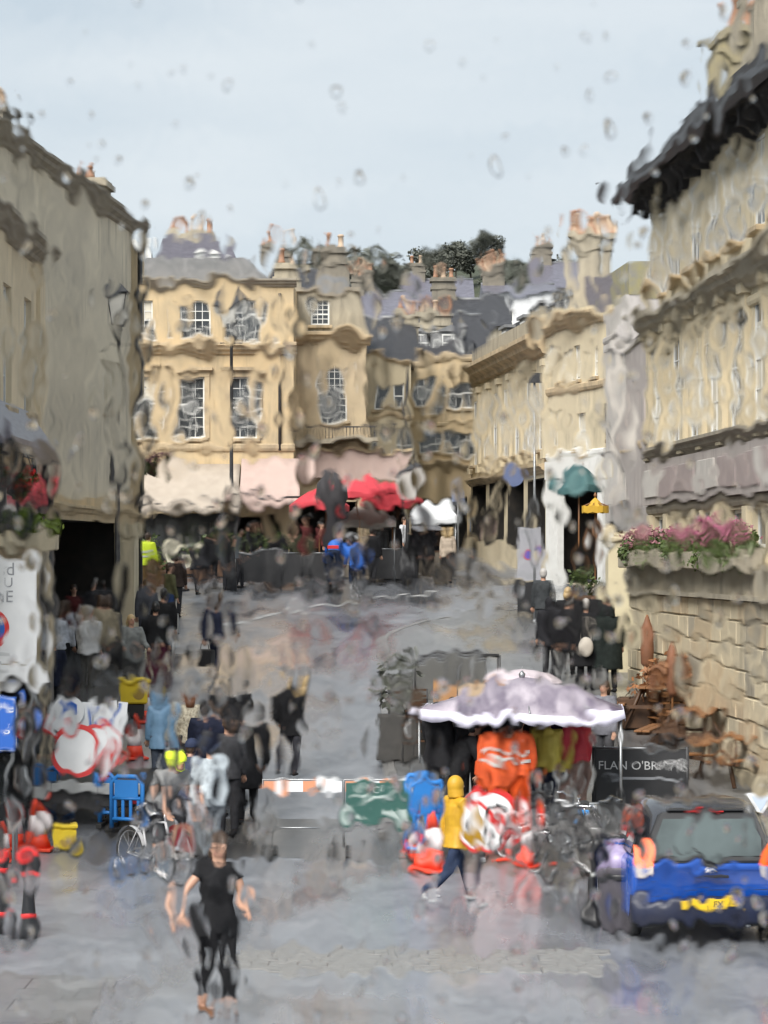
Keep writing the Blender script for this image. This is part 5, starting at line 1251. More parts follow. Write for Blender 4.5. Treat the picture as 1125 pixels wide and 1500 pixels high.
b = MB(); b.tube([(-.35,0,0),(-.35,0,.65),(-.25,0,.8),(.25,0,.8),(.35,0,.65),(.35,0,0)], .025, 8); b.build('hoop', STEEL, t); b = MB(); b.bbox(-.08,.12,-.06,-.026,.62,.72,.01); b.build('reflector', mat('bright_blue', (.06,.36,.85), .3), t)

# ------------------------------------------------------------------ blue car, seen from behind
v = foot(1040, 1382)
t = thing('parked_car', 'blue hatchback seen from behind with amber tail lights lit at the right edge', 'car', v, R(2))
CARB = mat('blue_car_paint', (.005, .065, .36), .22, (.007, .085, .44), 2, coat=.9)
CARK = mat('car_trim', (.018,.018,.02), .45)
def rsect(w, z0, z1, r, tw=None, n=5):
    tw = tw if tw is not None else w; P = []
    for cx, cz, a0, rr in ((tw-r, z1-r, 0, r), (-(tw-r), z1-r, 90, r), (-(w-r*.6), z0+r*.6, 180, r*.6), (w-r*.6, z0+r*.6, 270, r*.6)):
        for k in range(n+1):
            a = R(a0 + 90*k/n); P.append((cx + rr*math.cos(a), cz + rr*math.sin(a)))
    return P
def loftY(b, secs, mi=0):
    n = len(secs[0][1]); vs = [(x, y, z) for y, s_ in secs for x, z in s_]
    fs = [(i*n+j, i*n+(j+1)%n, (i+1)*n+(j+1)%n, (i+1)*n+j) for i in range(len(secs)-1) for j in range(n)]
    fs += [tuple(range(n)), tuple(range(len(secs)*n-1, (len(secs)-1)*n-1, -1))]
    b.add(vs, fs, mi, True)
b = MB(); loftY(b, [(0.06, rsect(.74,.34,.86,.10)), (0.0, rsect(.78,.30,.92,.12)), (.10, rsect(.83,.26,.98,.12)), (.6, rsect(.85,.22,1.0,.12)), (1.8, rsect(.86,.2,.98,.12)), (2.7, rsect(.85,.22,.95,.14)), (3.4, rsect(.80,.24,.84,.16)), (3.72, rsect(.70,.28,.70,.16))]); b.build('body', CARB, t)
b = MB(); loftY(b, [(.05, rsect(.72,.9,1.0,.04,.70)), (.16, rsect(.74,.92,1.30,.12,.64)), (.34, rsect(.76,.92,1.55,.14,.60)), (1.0, rsect(.78,.92,1.63,.14,.60)), (1.9, rsect(.78,.92,1.58,.14,.58)), (2.6, rsect(.74,.9,1.12,.1,.62)), (2.8, rsect(.72,.88,.98,.05,.66))]); gh = b.build('cabin', mat('car_dark_gloss', (.03,.032,.04), .25, (.045,.047,.055), 2, coat=.6), t)
# rear window set in the tailgate slope
b = MB(); b.add([(-.60,.055,1.0),(.60,.055,1.0),(.50,.318,1.51),(-.50,.318,1.51)], [(0,1,2,3)]); 
b = MB(); P = [(-.63,.045,.985),(.63,.045,.985),(.635,.135,1.24),(.52,.30,1.50),(.47,.325,1.535),(-.47,.325,1.535),(-.52,.30,1.50),(-.635,.135,1.24)]
b.add([(x,y-.035,z) for x,y,z in P] + [(x,y+.03,z) for x,y,z in P], [tuple(range(8)), tuple(range(15,7,-1))] + [(i,i+8,(i+1)%8+8,(i+1)%8) for i in range(8)]); rw = b.build('rear_window_surround', CARK, gh)
P = [(-.56,.065,1.04),(.56,.065,1.04),(.565,.137,1.24),(.47,.282,1.46),(-.47,.282,1.46),(-.565,.137,1.24)]
b = MB(); b.add([(x,y-.047,z) for x,y,z in P] + [(x,y-.02,z) for x,y,z in P], [tuple(range(6)), tuple(range(11,5,-1))] + [(i,i+6,(i+1)%6+6,(i+1)%6) for i in range(6)])
b.build('rear_window', mat('car_glass', (.10,.125,.125), .06, (.05,.06,.06), 1.2, spec=.8), rw)
b = MB(); b.tube([(.05,-.005,1.02),(-.3,.06,1.16)], .011, 5); b.build('wiper', CARK, rw)
b = MB(); b.bbox(-.42,.42,.26,.42,1.545,1.575,.01); b.build('spoiler', CARK, gh)
for s_ in (-.12, .12):
    b = MB(); b.bbox(s_-.07,s_+.07,.255,.275,1.535,1.553,.004); b.build('brake_lamp', mat('lamp_red', (.45,.02,.02), .25), gh)
b = MB(); b.add([(.765,.55,1.0),(.785,1.8,1.0),(.63,1.75,1.5),(.62,.6,1.52)], [(0,1,2,3)])
for s_ in (-1,1):
    for ya, yb in ((.45,1.05),(1.12,2.0)):
        b = MB(); q = [(.775*s_,ya,1.02),(.785*s_,yb,1.02),(.655*s_,min(yb,1.8),1.46),(.655*s_,ya+.06,1.48)]; q2 = [(x+.02*s_,y,z+.005) for x,y,z in q]
        b.add(q+q2, [(0,1,2,3),(7,6,5,4),(0,4,5,1),(1,5,6,2),(2,6,7,3),(3,7,4,0)]); b.build('side_window', GLASS, gh)
    b = MB(); b.bbox(s_*.90-.11, s_*.90+.11, 2.1, 2.2, .98, 1.14, .03); b.build('door_mirror', CARK, t)
    b = MB(); q = [(.60*s_,-.012,.93),(.795*s_,.03,.93),(.80*s_,.11,1.16),(.69*s_,.085,1.16)]; b.add(q + [(x,y+.08,z) for x,y,z in q], [(0,1,2,3),(7,6,5,4),(0,4,5,1),(1,5,6,2),(2,6,7,3),(3,7,4,0)]); tl = b.build('tail_light', mat('amber_lamp_lit', (.72,.085,.005), .35, emit=(1.0,.13,.005,.26)), t)
    b = MB(); q = [(.61*s_,-.02,.80),(.785*s_,.02,.80),(.785*s_,.02,.925),(.61*s_,-.012,.925)]; b.add(q + [(x,y+.06,z) for x,y,z in q], [(0,1,2,3),(7,6,5,4),(0,4,5,1),(1,5,6,2),(2,6,7,3),(3,7,4,0)]); b.build('reflector_lens', mat('clear_lens', (.55,.50,.46), .2), t)
    for y_ in (.62, 3.0):
        w_ = MB(); w_.torus((0,0,0), .225, .085, 'X', 26, 8); o = w_.build('wheel', RUBBER, t, (s_*.74, y_, .30)); h_ = MB(); h_.M = Matrix.Rotation(R(90),4,'Y'); h_.lathe([(.18,-.06),(.19,.06),(.07,.075)], 16); h_.build('rim', STEEL, o)
b = MB(); b.tube([(-.80,.02,.44),(-.70,-.09,.44),(0,-.13,.44),(.70,-.09,.44),(.80,.02,.44)], [(.05,.13)]*5, 10, ref=(0,0,1)); 
b = MB(); secs = [(-.84,.03),(-.76,-.07),(-.4,-.115),(0,-.125),(.4,-.115),(.76,-.07),(.84,.03)]
vs = []
for x, y in secs: vs += [(x,y+.03,.24),(x,y,.28),(x,y-.01,.50),(x,y+.01,.56),(x,y+.09,.57),(x,y+.2,.24)]
b.add(vs, [(i*6+j, (i+1)*6+j, (i+1)*6+(j+1)%6, i*6+(j+1)%6) for i in range(6) for j in range(6)] + [(0,1,2,3,4,5),(41,40,39,38,37,36)], 0, True); bp_ = b.build('bumper', mat('dark_bumper', (.012,.018,.05), .4, (.02,.022,.04), 3), t)
b = MB(); b.bbox(-.28,.28,-.155,-.13,.43,.545,.006); pl = b.build('number_plate', mat('plate_yellow', (.78,.52,.02), .4, (.70,.46,.02), 3), t)
lettering('J FXZ', .10, INK, pl, (.07,-.158,.487), .95)
b = MB(); b.box(-.7,.7,.0,.5,.2,.3); b.build('undertray', CARK, t)
b = MB()
for k in range(2): b.tube([(-.075,-.03,.90-.045*k),(0,-.03,.955-.045*k),(.075,-.03,.90-.045*k)], .012, 5)
b.build('badge', CHROME, t)
b = MB(); b.bbox(-.2,.2,-.03,.0,.78,.815,.006); b.build('tailgate_handle', CARK, t)
b = MB(); b.box(-.72,.72,-.012,.0,.635,.642); b.build('tailgate_seam', CARK, t)
b = MB(); b.tube([(.4,-.06,.22),(.4,.12,.22)], .03, 8); b.build('exhaust', STEEL, t)
t.scale = (1.05, 1, .94)
# small white triangular sign on a stand beyond the car
v = foot(1114, 1290)
t = thing('triangle_sign', 'small white triangular sign on a low stand beyond the blue car', 'road sign', v, R(-5))
zq = WZ(1176, v.y) - v.z
b = MB(); b.prism([(-.2,zq+.14),(0,zq-.2),(.2,zq+.14)], -.02, .0); b.build('plate', SIGN_W, t)
b = MB(); b.prism([(-.13,zq+.1),(0,zq-.11),(.13,zq+.1)], -.026, -.021); b.build('face', mat('pale_blue_face', (.50,.58,.70), .4), t)
for s_ in (-1,1):
    b = MB(); b.tube([(s_*.05,.02,zq-.05),(s_*.3,.02+.1*s_,0)], .018, 6); b.build('leg', STEEL, t)

# rust coloured planting and timber pallets along the foot of the block wall
planter('timber tub of rust brown leaves at the foot of the block wall', 958, 44.5, 1040, 1.3, seed=41, bush=(1,.4,.5), n=420, leafm=mat('rust_leaf', (.30,.13,.05), .6, (.20,.09,.04), 5), lift=.12, h=.55)
v = foot(1000, 1072, .12)
for k in range(5):
    t = thing('pallet', ('bottom', 'second', 'third', 'fourth', 'topmost')[k] + ' timber pallet in the stack by the block wall', 'pallet', (v.x, v.y, v.z + .145*k), R(15 + (k*7) % 5), 'stacked timber pallets')
    for i in range(3):
        b = MB(); b.box(-.5,.5,-.38+.36*i-.04,-.38+.36*i+.04,.0,.1); b.build('bearer', WOOD_D, t)
    for i in range(6):
        b = MB(); b.box(-.5+.19*i-.07+.03,-.5+.19*i+.07+.03-.02,-.42,.42,.101,.125); b.build('plank', WOOD, t)
for o in COL.objects:
    if o.name.split('.')[0] in ('flowers', 'foliage', 'spokes'): o['kind'] = 'stuff'

for i, (a, c_, Yq, py_) in enumerate(((570, 606, 43.5, 990), (608, 660, 45.5, 968), (664, 712, 46, 968))):
    x0, x1 = WX(a, Yq), WX(c_, Yq); g = G(Yq) + .12; h = WZ(py_, Yq) - g; w = (x1-x0)/2
    t = thing('market_screen', ('short', 'middle', 'longest')[i] + ' grey canvas market screen behind the ' + ('dark tub', 'stacked chairs', 'steel counter')[i], 'screen', ((x0+x1)/2, Yq, g), 0, 'grey market screens')
    for s_ in (-1, 1):
        b = MB(); b.tube([(s_*w,0,0),(s_*w,0,h+.12)], .02, 6); b.build('post', IRON, t)
    b = MB(); b.box(-w+.02, w-.02, -.012, .012, .08, h); b.build('panel', mat('grey_screen_canvas', (.15,.15,.145), .7, (.10,.10,.095), 2.5, .1), t)
    b = MB(); b.tube([(-w,0,h+.03),(w,0,h+.03)], .016, 6); b.build('rail', IRON, t)

# ================================================================== people
_tmp = []
def skinned(mb, voxel, smooth=6):
    """islands of one figure fused into one continuous surface"""
    me = mb.mesh('blank', SKIN); o = bpy.data.objects.new('blank', me); COL.objects.link(o)
    m = o.modifiers.new('r', 'REMESH'); m.mode = 'VOXEL'; m.voxel_size = voxel; m.use_smooth_shade = True
    s_ = o.modifiers.new('s', 'SMOOTH'); s_.iterations = smooth; s_.factor = .5
    bpy.context.view_layer.update()
    r = bpy.data.meshes.new_from_object(o.evaluated_get(bpy.context.evaluated_depsgraph_get()))
    bpy.data.objects.remove(o); bpy.data.meshes.remove(me)
    r.polygons.foreach_set('use_smooth', [True]*len(r.polygons))
    return r
eye_b = MB(); eye_b.ell((0,0,0), (.013,.008,.009), 8, 6); EYE_ME = eye_b.mesh('eye', EYE)
mo_b = MB(); mo_b.ell((0,0,0), (.024,.006,.007), 8, 6); MOUTH_ME = mo_b.mesh('mouth', LIP)
def person(label, pos, H=1.72, rz=0, top=(.1,.1,.12), legs=(.03,.03,.04), shoes=(.03,.02,.015), hair='brown', hair_len=0, hood=None, helmet=None, cap=None,
           walk=0.0, armL=(5, 8, 10), armR=(5, 8, 10), sleeves=True, leglen=1.0, coat=0.0, lean=0.0, vest=None, skirt=0, group='people in the street', topm=None, seat=False, fem=0.0, fine=False, bagstrap=None, legL=None, legR=None, headturn=0, bulk=1.0):
    """armX = (forward swing, outward, elbow bend) in degrees; front is local -Y"""
    v = pos; k = H / 1.75; t = thing('person', label, 'person', (v[0], v[1], v[2]), rz, group)
    def vec(fw, out, side): f, o = R(fw), R(out); return Vector((side*math.sin(o)*math.cos(f) if True else 0, -math.sin(f)*math.cos(o), -math.cos(f)*math.cos(o))).normalized()
    hipz = .93
    LL = legL or (walk*24, max(4, walk*8)); LR = legR or (-walk*22, walk*28 if walk else 3)
    J = {}
    for side, (a, kb), nm in ((1, LL, 'L'), (-1, LR, 'R')):
        hp = Vector((side*.092, 0, hipz)); kn = hp + Vector((side*.01, -math.sin(R(a)), -math.cos(R(a))))*.44; an = kn + Vector((0, -math.sin(R(a-kb)), -math.cos(R(a-kb))))*.43
        J['h'+nm], J['k'+nm], J['a'+nm] = hp, kn, an; J['p'+nm] = a - kb
    low = min(J['aL'].z, J['aR'].z) - .085 if not seat else 0
    L_ = R(lean)
    def up(p): return Vector((p[0], p[1]*math.cos(L_) - (p[2]-hipz)*math.sin(L_), hipz + (p[2]-hipz)*math.cos(L_) + p[1]*math.sin(L_)))
    sh = .185*bulk - .015*fem
    for side, (fw, out, eb), nm in ((1, armL, 'L'), (-1, armR, 'R')):
        s_ = up((side*sh, 0, 1.42)); e = s_ + vec(fw-lean*.5, out, side)*.29; w = e + vec(fw-lean*.5+eb, out*.35, side)*.26
        J['s'+nm], J['e'+nm], J['w'+nm] = s_, e, w
    Z = lambda p: (Vector(p) - Vector((0,0,low))) * k
    P = {n_: (Z(q) if isinstance(q, Vector) else q) for n_, q in J.items()}
    U = lambda x, y, z: Z(up((x, y, z)))
    kk = k
    def rr(*a): return [tuple(q*kk for q in x) if isinstance(x, tuple) else x*kk for x in a]
    def torso(b, ex, hem=None):
        hz = .86 if hem is None else hem
        pts = [U(0,.0,hz), U(0,0,.96), U(0,0,1.10), U(0,-.005,1.25), U(0,0,1.38), U(0,.005,1.46)]
        b.tube(pts, rr((.165*bulk+ex,.115*bulk+ex), (.165*bulk+ex,.115*bulk+ex), (.145*bulk-.015*fem+ex,.102*bulk+ex), (.165*bulk-.01*fem+ex,.118*bulk+.01*fem+ex), (.175*bulk+ex,.10*bulk+ex), (.09+ex,.065+ex)), 14)
    def arms(b, ex, full=1.0):
        for n_ in 'LR':
            s_, e, w = P['s'+n_], P['e'+n_], P['w'+n_]
            if full >= 1: b.tube([U(0,0,1.40), s_, (s_+e)/2, e, (e+w)/2, w], rr(.075+ex,.062*bulk+ex,.05*bulk+ex,.042+ex,.038+ex,.031+ex), 10)
            else: b.tube([U(0,0,1.40), s_, s_+(e-s_)*full], rr(.075+ex,.062*bulk+ex,.054*bulk+ex), 10)
    def legf(b, ex, cut=1.0, flare=0):
        b.tube([U(0,0,1.0), Z((0,0,.9)), Z((0,0,.84))], rr((.155+ex,.11+ex),(.165+ex,.12+ex),(.12+ex,.10+ex)), 14)
        for n_ in 'LR':
            h_, q, a = P['h'+n_], P['k'+n_], P['a'+n_]; e = q + (a-q)*cut
            b.tube([h_+Vector((0,0,.03)), h_+(q-h_)*.3, q, q+(e-q)*.35, e], rr(.09+ex,.083+ex,.058+ex,.056+ex,.042+ex+flare), 10)
    # --- body, one continuous skin
    b = MB(); torso(b, 0); arms(b, 0); legf(b, 0)
    b.tube([U(0,.0,1.42), U(0,-.01,1.50), U(0,-.015,1.56)], rr(.062,.055,.055), 10)
    hc = U(0,-.02,1.635); fwd = Vector((math.sin(R(headturn)), -math.cos(R(headturn)), 0)); sidev = Vector((math.cos(R(headturn)), math.sin(R(headturn)), 0))
    M0 = b.M; b.M = Matrix.Translation(hc) @ Matrix.Rotation(R(headturn), 4, 'Z')
    b.ell((0,.012*kk,.012*kk), (.076*kk,.094*kk,.103*kk), 16, 12); b.ell((0,-.03*kk,-.055*kk), (.052*kk,.055*kk,.058*kk), 12, 8)
    b.tube([(0,-.085*kk,.02*kk),(0,-.112*kk,-.018*kk),(0,-.085*kk,-.03*kk)], rr(.008,.014,.009), 6)
    for s_ in (-1,1): b.ell((s_*.077*kk,.015*kk,-.005*kk), (.011*kk,.02*kk,.03*kk), 8, 6)
    b.M = M0
    for n_, s_ in (('L',1),('R',-1)):
        w, e = P['w'+n_], P['e'+n_]; d = (w-e).normalized(); b.tube([w-d*.03*kk, w+d*.03*kk, w+d*.085*kk], rr((.026,.024),(.043,.02),(.04,.016)), 8)
        a = P['a'+n_]; b.tube([a+Vector((0,.03*kk,-.02*kk)), a+Vector((0,-.05*kk,-.05*kk)), a+Vector((0,-.15*kk,-.065*kk))], rr(.036,.036,.022), 8)
    me = skinned(b, (.011 if fine else .016)*kk, 4)
    # fingers, each its own bent chain rooted in the palm
    fb = MB()
    for n_, s_ in (('L',1),('R',-1)):
        w, e = P['w'+n_], P['e'+n_]; d = (w-e).normalized(); ax = d.cross(Vector((0,-1,0)) if abs(d.y) < .8 else Vector((0,0,-1))); ax.normalize(); nrm = ax.cross(d)
        root = w + d*.075*kk
        for q, (off, ln) in enumerate(((-.03,.062),(-.01,.075),(.011,.07),(.03,.055))):
            p0 = root + ax*off*kk; p1 = p0 + d*ln*.5*kk + nrm*.006*kk; p2 = p1 + d*ln*.45*kk + nrm*.024*kk
            fb.tube([p0-d*.015*kk, p0+d*.01*kk, p1, p2], rr(.0095,.0095,.0088,.007), 6)
        tp = w + d*.03*kk - ax*.035*kk; fb.tube([tp+ax*.015*kk, tp-ax*.018*kk+d*.028*kk+nrm*.01*kk, tp-ax*.018*kk+d*.06*kk+nrm*.022*kk], rr(.012,.011,.008), 6)
    bm = bmesh.new(); bm.from_mesh(me); fm = fb.mesh('f', SKIN); bm.from_mesh(fm); bm.to_mesh(me); bm.free(); bpy.data.meshes.remove(fm)
    me.materials.clear(); me.materials.append(SKIN); me.polygons.foreach_set('use_smooth', [True]*len(me.polygons)); me.polygons.foreach_set('material_index', [0]*len(me.polygons))
    link('body', me, t)
    # --- face
    if not hood == 'up_back':
        for s_ in (-1,1):
            o = link('eye', EYE_ME, t, hc + fwd*.083*kk + sidev*s_*.031*kk + Vector((0,0,.012*kk))); o.rotation_euler = (0,0,R(headturn)); o.scale = (kk,)*3
        o = link('mouth', MOUTH_ME, t, hc + fwd*.083*kk + Vector((0,0,-.052*kk))); o.rotation_euler = (0,0,R(headturn))
    # --- clothes
    vx = (.013 if fine else .018)*kk
    tm = topm or cloth(top)
    b = MB(); torso(b, .022, (.82 if not coat else .86))
    if sleeves is True: arms(b, .018)
    elif sleeves: arms(b, .018, sleeves)
    if coat: b.tube([U(0,0,.98), U(0,0,.86), Z((0,0,.93-coat))], rr((.18*bulk,.135*bulk),(.205*bulk,.155*bulk),(.22*bulk,.17*bulk)), 16)
    b.tube([U(0,.005,1.40), U(0,.0,1.475)], rr(.105,.078), 12)
    if hood == 'down': b.ell(U(0,.085,1.46), rr((.11,.06,.07))[0], 12, 8)
    j = skinned(b, vx, 4); j.materials.clear(); j.materials.append(tm); link('jacket' if sleeves is True else 'shirt', j, t)
    if vest:
        b = MB()
        for z in (1.08, 1.22): b.tube([U(0,-.003,z-.025), U(0,-.003,z+.025)], rr((.19*bulk+.006,.146*bulk+.006),(.19*bulk+.006,.146*bulk+.006)), 16, cap=False)
        o = b.build('reflective_band', vest, t)
    lm = cloth(legs); b = MB(); legf(b, .014, leglen); l_ = skinned(b, vx, 3); l_.materials.clear(); l_.materials.append(lm); link('trousers', l_, t)
    sm_ = cloth(shoes)
    for n_ in 'LR':
        a = P['a'+n_]; b = MB(); pt = R(max(-35, min(20, P['p'+n_])))*.0
        b.tube([a+Vector((0,.065*kk,-.045*kk)), a+Vector((0,.03*kk,-.04*kk)), a+Vector((0,-.06*kk,-.052*kk)), a+Vector((0,-.17*kk,-.063*kk)), a+Vector((0,-.20*kk,-.07*kk))], rr((.03,.028),(.045,.044),(.048,.034),(.046,.024),(.025,.012)), 10, ref=(0,0,1)); b.tube([a+Vector((0,.0,-.06*kk)), a+Vector((0,0,.0))], rr(.045,.043), 10)
        b.build('shoe', sm_, t)
    # --- hair or head cover
    b = MB(); b.M = Matrix.Translation(hc) @ Matrix.Rotation(R(headturn), 4, 'Z')
    if hood == 'up':
        b.ell((0,.03*kk,.012*kk), (.108*kk,.118*kk,.135*kk), 16, 12); b.tube([(0,.03*kk,-.03*kk),(0,.02*kk,-.15*kk)], rr((.10,.11),(.12,.11)), 14)
        hm = skinned(b, vx, 3); hm.materials.clear(); hm.materials.append(tm); link('hood', hm, t)
    else:
        hb_ = MB(); hb_.M = b.M; hb_.ell((0,.022*kk,.026*kk), (.086*kk,.098*kk,.104*kk), 16, 12, 0, 0, .60)
        hb_.ell((0,.052*kk,-.012*kk), (.078*kk,.066*kk,.085*kk), 14, 10)
        if hair_len: hb_.tube([(0,.05*kk,.02*kk),(0,.085*kk,-.06*kk),(0,.09*kk,(-.1-hair_len)*kk)], rr((.085,.05),(.095,.05),(.07,.03)), 12)
        hb_.build('hair', HAIRS[hair], t)
        if cap or helmet:
            c_ = MB(); c_.M = b.M
            if cap: c_.ell((0,.012*kk,.035*kk), (.092*kk,.106*kk,.098*kk), 16, 8, 0, 0, .5); c_.tube([(0,-.06*kk,.045*kk),(0,-.165*kk,.035*kk)], rr((.07,.01),(.055,.006)), 10, ref=(0,0,1)); c_.build('cap', cloth(cap), t)
            else:
                c_.ell((0,.01*kk,.035*kk), (.105*kk,.135*kk,.115*kk), 16, 8, 0, 0, .55); c_.tube([(.09*kk,0,.02*kk),(.06*kk,-.04*kk,-.1*kk),(0,-.05*kk,-.12*kk),(-.06*kk,-.04*kk,-.1*kk),(-.09*kk,0,.02*kk)], .006*kk, 5); c_.build('helmet', HIVIS_Y if helmet == 'y' else cloth(helmet), t)
    t['wl'] = [round(q, 4) for q in P['wL']]; t['wr'] = [round(q, 4) for q in P['wR']]
    return t
def hand(t, which):
    q = Vector(t['wl' if which == 'L' else 'wr']); M = Matrix.Translation(t.location) @ Euler(t.rotation_euler).to_matrix().to_4x4(); return M @ q
def bag(label, t, which, w=.32, h=.28, d=.12, m=None, name='bag', rz=0, soft=.03):
    p_ = hand(t, which) + Vector((0,0,-.08)); o = thing(name, label, 'bag', (p_.x, p_.y, p_.z - h - .14), rz)
    b = MB(); b.bbox(-w/2,w/2,-d/2,d/2,0,h,soft); b.build('body', m, o)
    b = MB(); b.tube([(-w*.25,0,h),(-w*.2,0,h+.11),(0,0,h+.15),(w*.2,0,h+.11),(w*.25,0,h)], .01, 6); b.build('handle', m, o)
    return o
def at(px, py, lift=0.0): return foot(px, py, lift)
NAVY = (.018,.022,.045); BLK = (.014,.014,.016); GREYD = (.07,.07,.075)

# nearest woman, crossing in front of the barrier
person('woman in a black top and cropped black leggings walking across the near road', at(318, 1492), 1.70, R(14), BLK, BLK, (.16,.08,.045), 'brown', .12, walk=.35, armL=(8, 16, 62), armR=(18, 40, 6), sleeves=.35, leglen=.62, fem=1, fine=True, headturn=-10)
# mustard coat
person('person in a mustard raincoat and blue jeans striding right beside the cones', at(668, 1326), 1.62, R(118), (.48,.25,.012), (.03,.045,.09), (.75,.75,.75), 'brown', 0, 'up', walk=1.0, armL=(-14,8,10), armR=(18,8,14), coat=.12, bulk=1.12, fine=True, topm=mat('mustard_raincoat', (.60,.34,.02), .5, (.48,.26,.015), 6, .3, 9))
# cyclist riding towards us
v = at(222, 1292)
bk = bicycle('road bicycle ridden towards the camera by the rider in the lime helmet', (v.x, v.y, v.z), R(38), (.45,.45,.46), 0, 'bicycles')
person('cyclist in a lime yellow helmet and grey top riding out past the trailer', (v.x + .12, v.y + .22, v.z + .10), 1.74, R(38), (.30,.30,.30), (.02,.02,.024), (.65,.62,.6), 'brown', 0, helmet='y', lean=34, armL=(38,10,14), armR=(38,10,14), sleeves=.6, leglen=.25, legL=(62, 70), legR=(18, 30), seat=True, group='cyclists')
t = thing('pannier', 'red pannier bag hanging on the ridden road bicycle', 'bag', (v.x + .34, v.y + .42, v.z + .38), R(38))
b = MB(); b.bbox(-.07,.07,-.16,.16,0,.32,.03); b.build('body', mat('red_pannier', (.50,.05,.06), .5, (.4,.04,.05), 6), t); b = MB(); b.box(-.074,-.071,-.13,.13,.2,.215); b.build('reflective_strip', REFLECT, t)
# group behind the cyclist
person('person in a pale blue white jacket and dark cap just right of the cyclist', at(308, 1262), 1.66, R(-150), (.56,.62,.66), (.20,.22,.24), GREYD, 'black', 0, cap=(.03,.04,.07), armL=(25,10,50), armR=(20,10,40), group='people by the works trailer')
person('person in dark navy and white shirt leaning beside the pale jacketed one', at(272, 1258), 1.66, R(160), (.05,.06,.10), (.45,.46,.50), BLK, 'brown', 0, helmet=(.03,.04,.08), lean=18, armL=(40,6,30), armR=(40,6,30), group='people by the works trailer')
person('person in a navy blazer in the crowd left of the barrier', at(318, 1196), 1.72, R(170), NAVY, NAVY, BLK, 'brown', 0, coat=.05, group='people by the works trailer')
person('person in a long black coat beside the striped barrier end', at(362, 1208), 1.78, R(-165), BLK, BLK, BLK, 'black', 0, coat=.42, bulk=1.1, group='people by the works trailer')
person('person in a black hooded jacket close behind the long black coat', at(345, 1176), 1.70, R(150), (.03,.03,.034), (.04,.04,.045), BLK, 'black', 0, 'up', group='people by the works trailer')
person('woman in a cream patterned jacket behind the navy blazer', at(277, 1160), 1.62, R(200), (.62,.56,.42), (.05,.05,.055), BLK, 'ginger', .1, fem=1, topm=mat('cream_pattern', (.66,.60,.46), .8, (.30,.25,.18), 26, .2, 14), group='people by the works trailer')
person('person in a light blue hooded raincoat beside the tall traffic cone', at(236, 1160), 1.60, R(185), (.22,.36,.52), (.10,.12,.16), BLK, 'brown', 0, 'up', coat=.2, topm=mat('light_blue_raincoat', (.22,.38,.56), .5, (.17,.31,.47), 6, .3, 9), group='people by the works trailer')
# blond pair in the middle of the road
t = person('blond woman in a black coat raising one arm in the middle of the street', at(428, 1138), 1.66, R(170), BLK, (.05,.05,.06), BLK, 'blond', .2, walk=.55, armL=(10,10,20), armR=(150,18,40), coat=.22, fem=1)
# suited man with bag
t = person('man in a dark navy suit carrying a black bag up the street', at(318, 998), 1.78, R(165), NAVY, NAVY, BLK, 'brown', 0, walk=.8, armL=(-8,10,8), armR=(10,12,6), coat=.05)
bag('black shoulder bag carried by the navy suited man', t, 'L', .42, .36, .16, mat('black_leather', (.02,.02,.022), .45), rz=R(150))
# left pavement
person('man in a white shirt and black trousers by the pub doorway', at(90, 1012), 1.72, R(160), (.66,.70,.78), BLK, BLK, 'brown', 0, group='people outside the pub', armL=(20,8,60))
person('person in a loose white top and grey trousers right of the white shirted man', at(128, 1016), 1.70, R(150), (.72,.72,.72), (.14,.135,.125), BLK, 'grey', 0, coat=.14, bulk=1.1, group='people outside the pub')
person('person in a buff jacket standing behind the loose white top', at(150, 1000), 1.74, R(180), (.36,.31,.22), (.12,.11,.1), BLK, 'brown', 0, group='people outside the pub')
person('bald man in a dark navy jacket beside the white event board', at(78, 1072), 1.72, R(190), NAVY, (.02,.022,.03), BLK, 'grey', 0, walk=.2, group='people outside the pub')
t = person('fair haired person in a grey wool jacket facing the yellow boxes', at(192, 1024), 1.64, R(30), (.22,.23,.225), (.10,.10,.10), BLK, 'blond', .05, armL=(24,8,40), armR=(24,8,40), bulk=1.15, group='people outside the pub')
person('person in a black jacket and maroon trousers by the kerb', at(228, 1010), 1.74, R(185), BLK, (.09,.02,.04), BLK, 'black', 0, coat=.1, bulk=1.15, group='people outside the pub')
person('person in dark grey behind the black jacketed one near the stone pilaster', at(215, 962), 1.70, R(180), (.08,.085,.10), (.07,.075,.10), BLK, 'brown', 0, group='people outside the pub')
person('person in blue jeans and olive jacket by the letter sign', at(248, 930), 1.7, R(120), (.12,.12,.06), (.03,.06,.16), BLK, 'brown', 0, walk=.4, group='people outside the pub')
person('person in a lime hi-vis jacket beside the cream letter sign', at(217, 872), 1.72, R(150), (.5,.6,.05), (.16,.10,.04), BLK, 'brown', 0, topm=HIVIS_Y, vest=REFLECT, group='people outside the pub')
person('person in a dark jacket sitting height behind the blue jacketed cyclist group', at(330, 868), 1.6, R(90), (.03,.03,.035), (.04,.04,.045), BLK, 'brown', 0, group='people by the cafe')
person('person in black beside the black cafe screens', at(372, 850), 1.7, R(-90), BLK, BLK, BLK, 'black', 0, group='people by the cafe')
person('person in maroon under the red parasols', at(462, 842), 1.7, R(20), (.12,.03,.03), BLK, BLK, 'black', 0, group='people by the cafe')
person('person in grey under the wide red parasol', at(560, 846), 1.68, R(-40), (.14,.14,.14), (.05,.05,.06), BLK, 'grey', 0, group='people by the cafe')
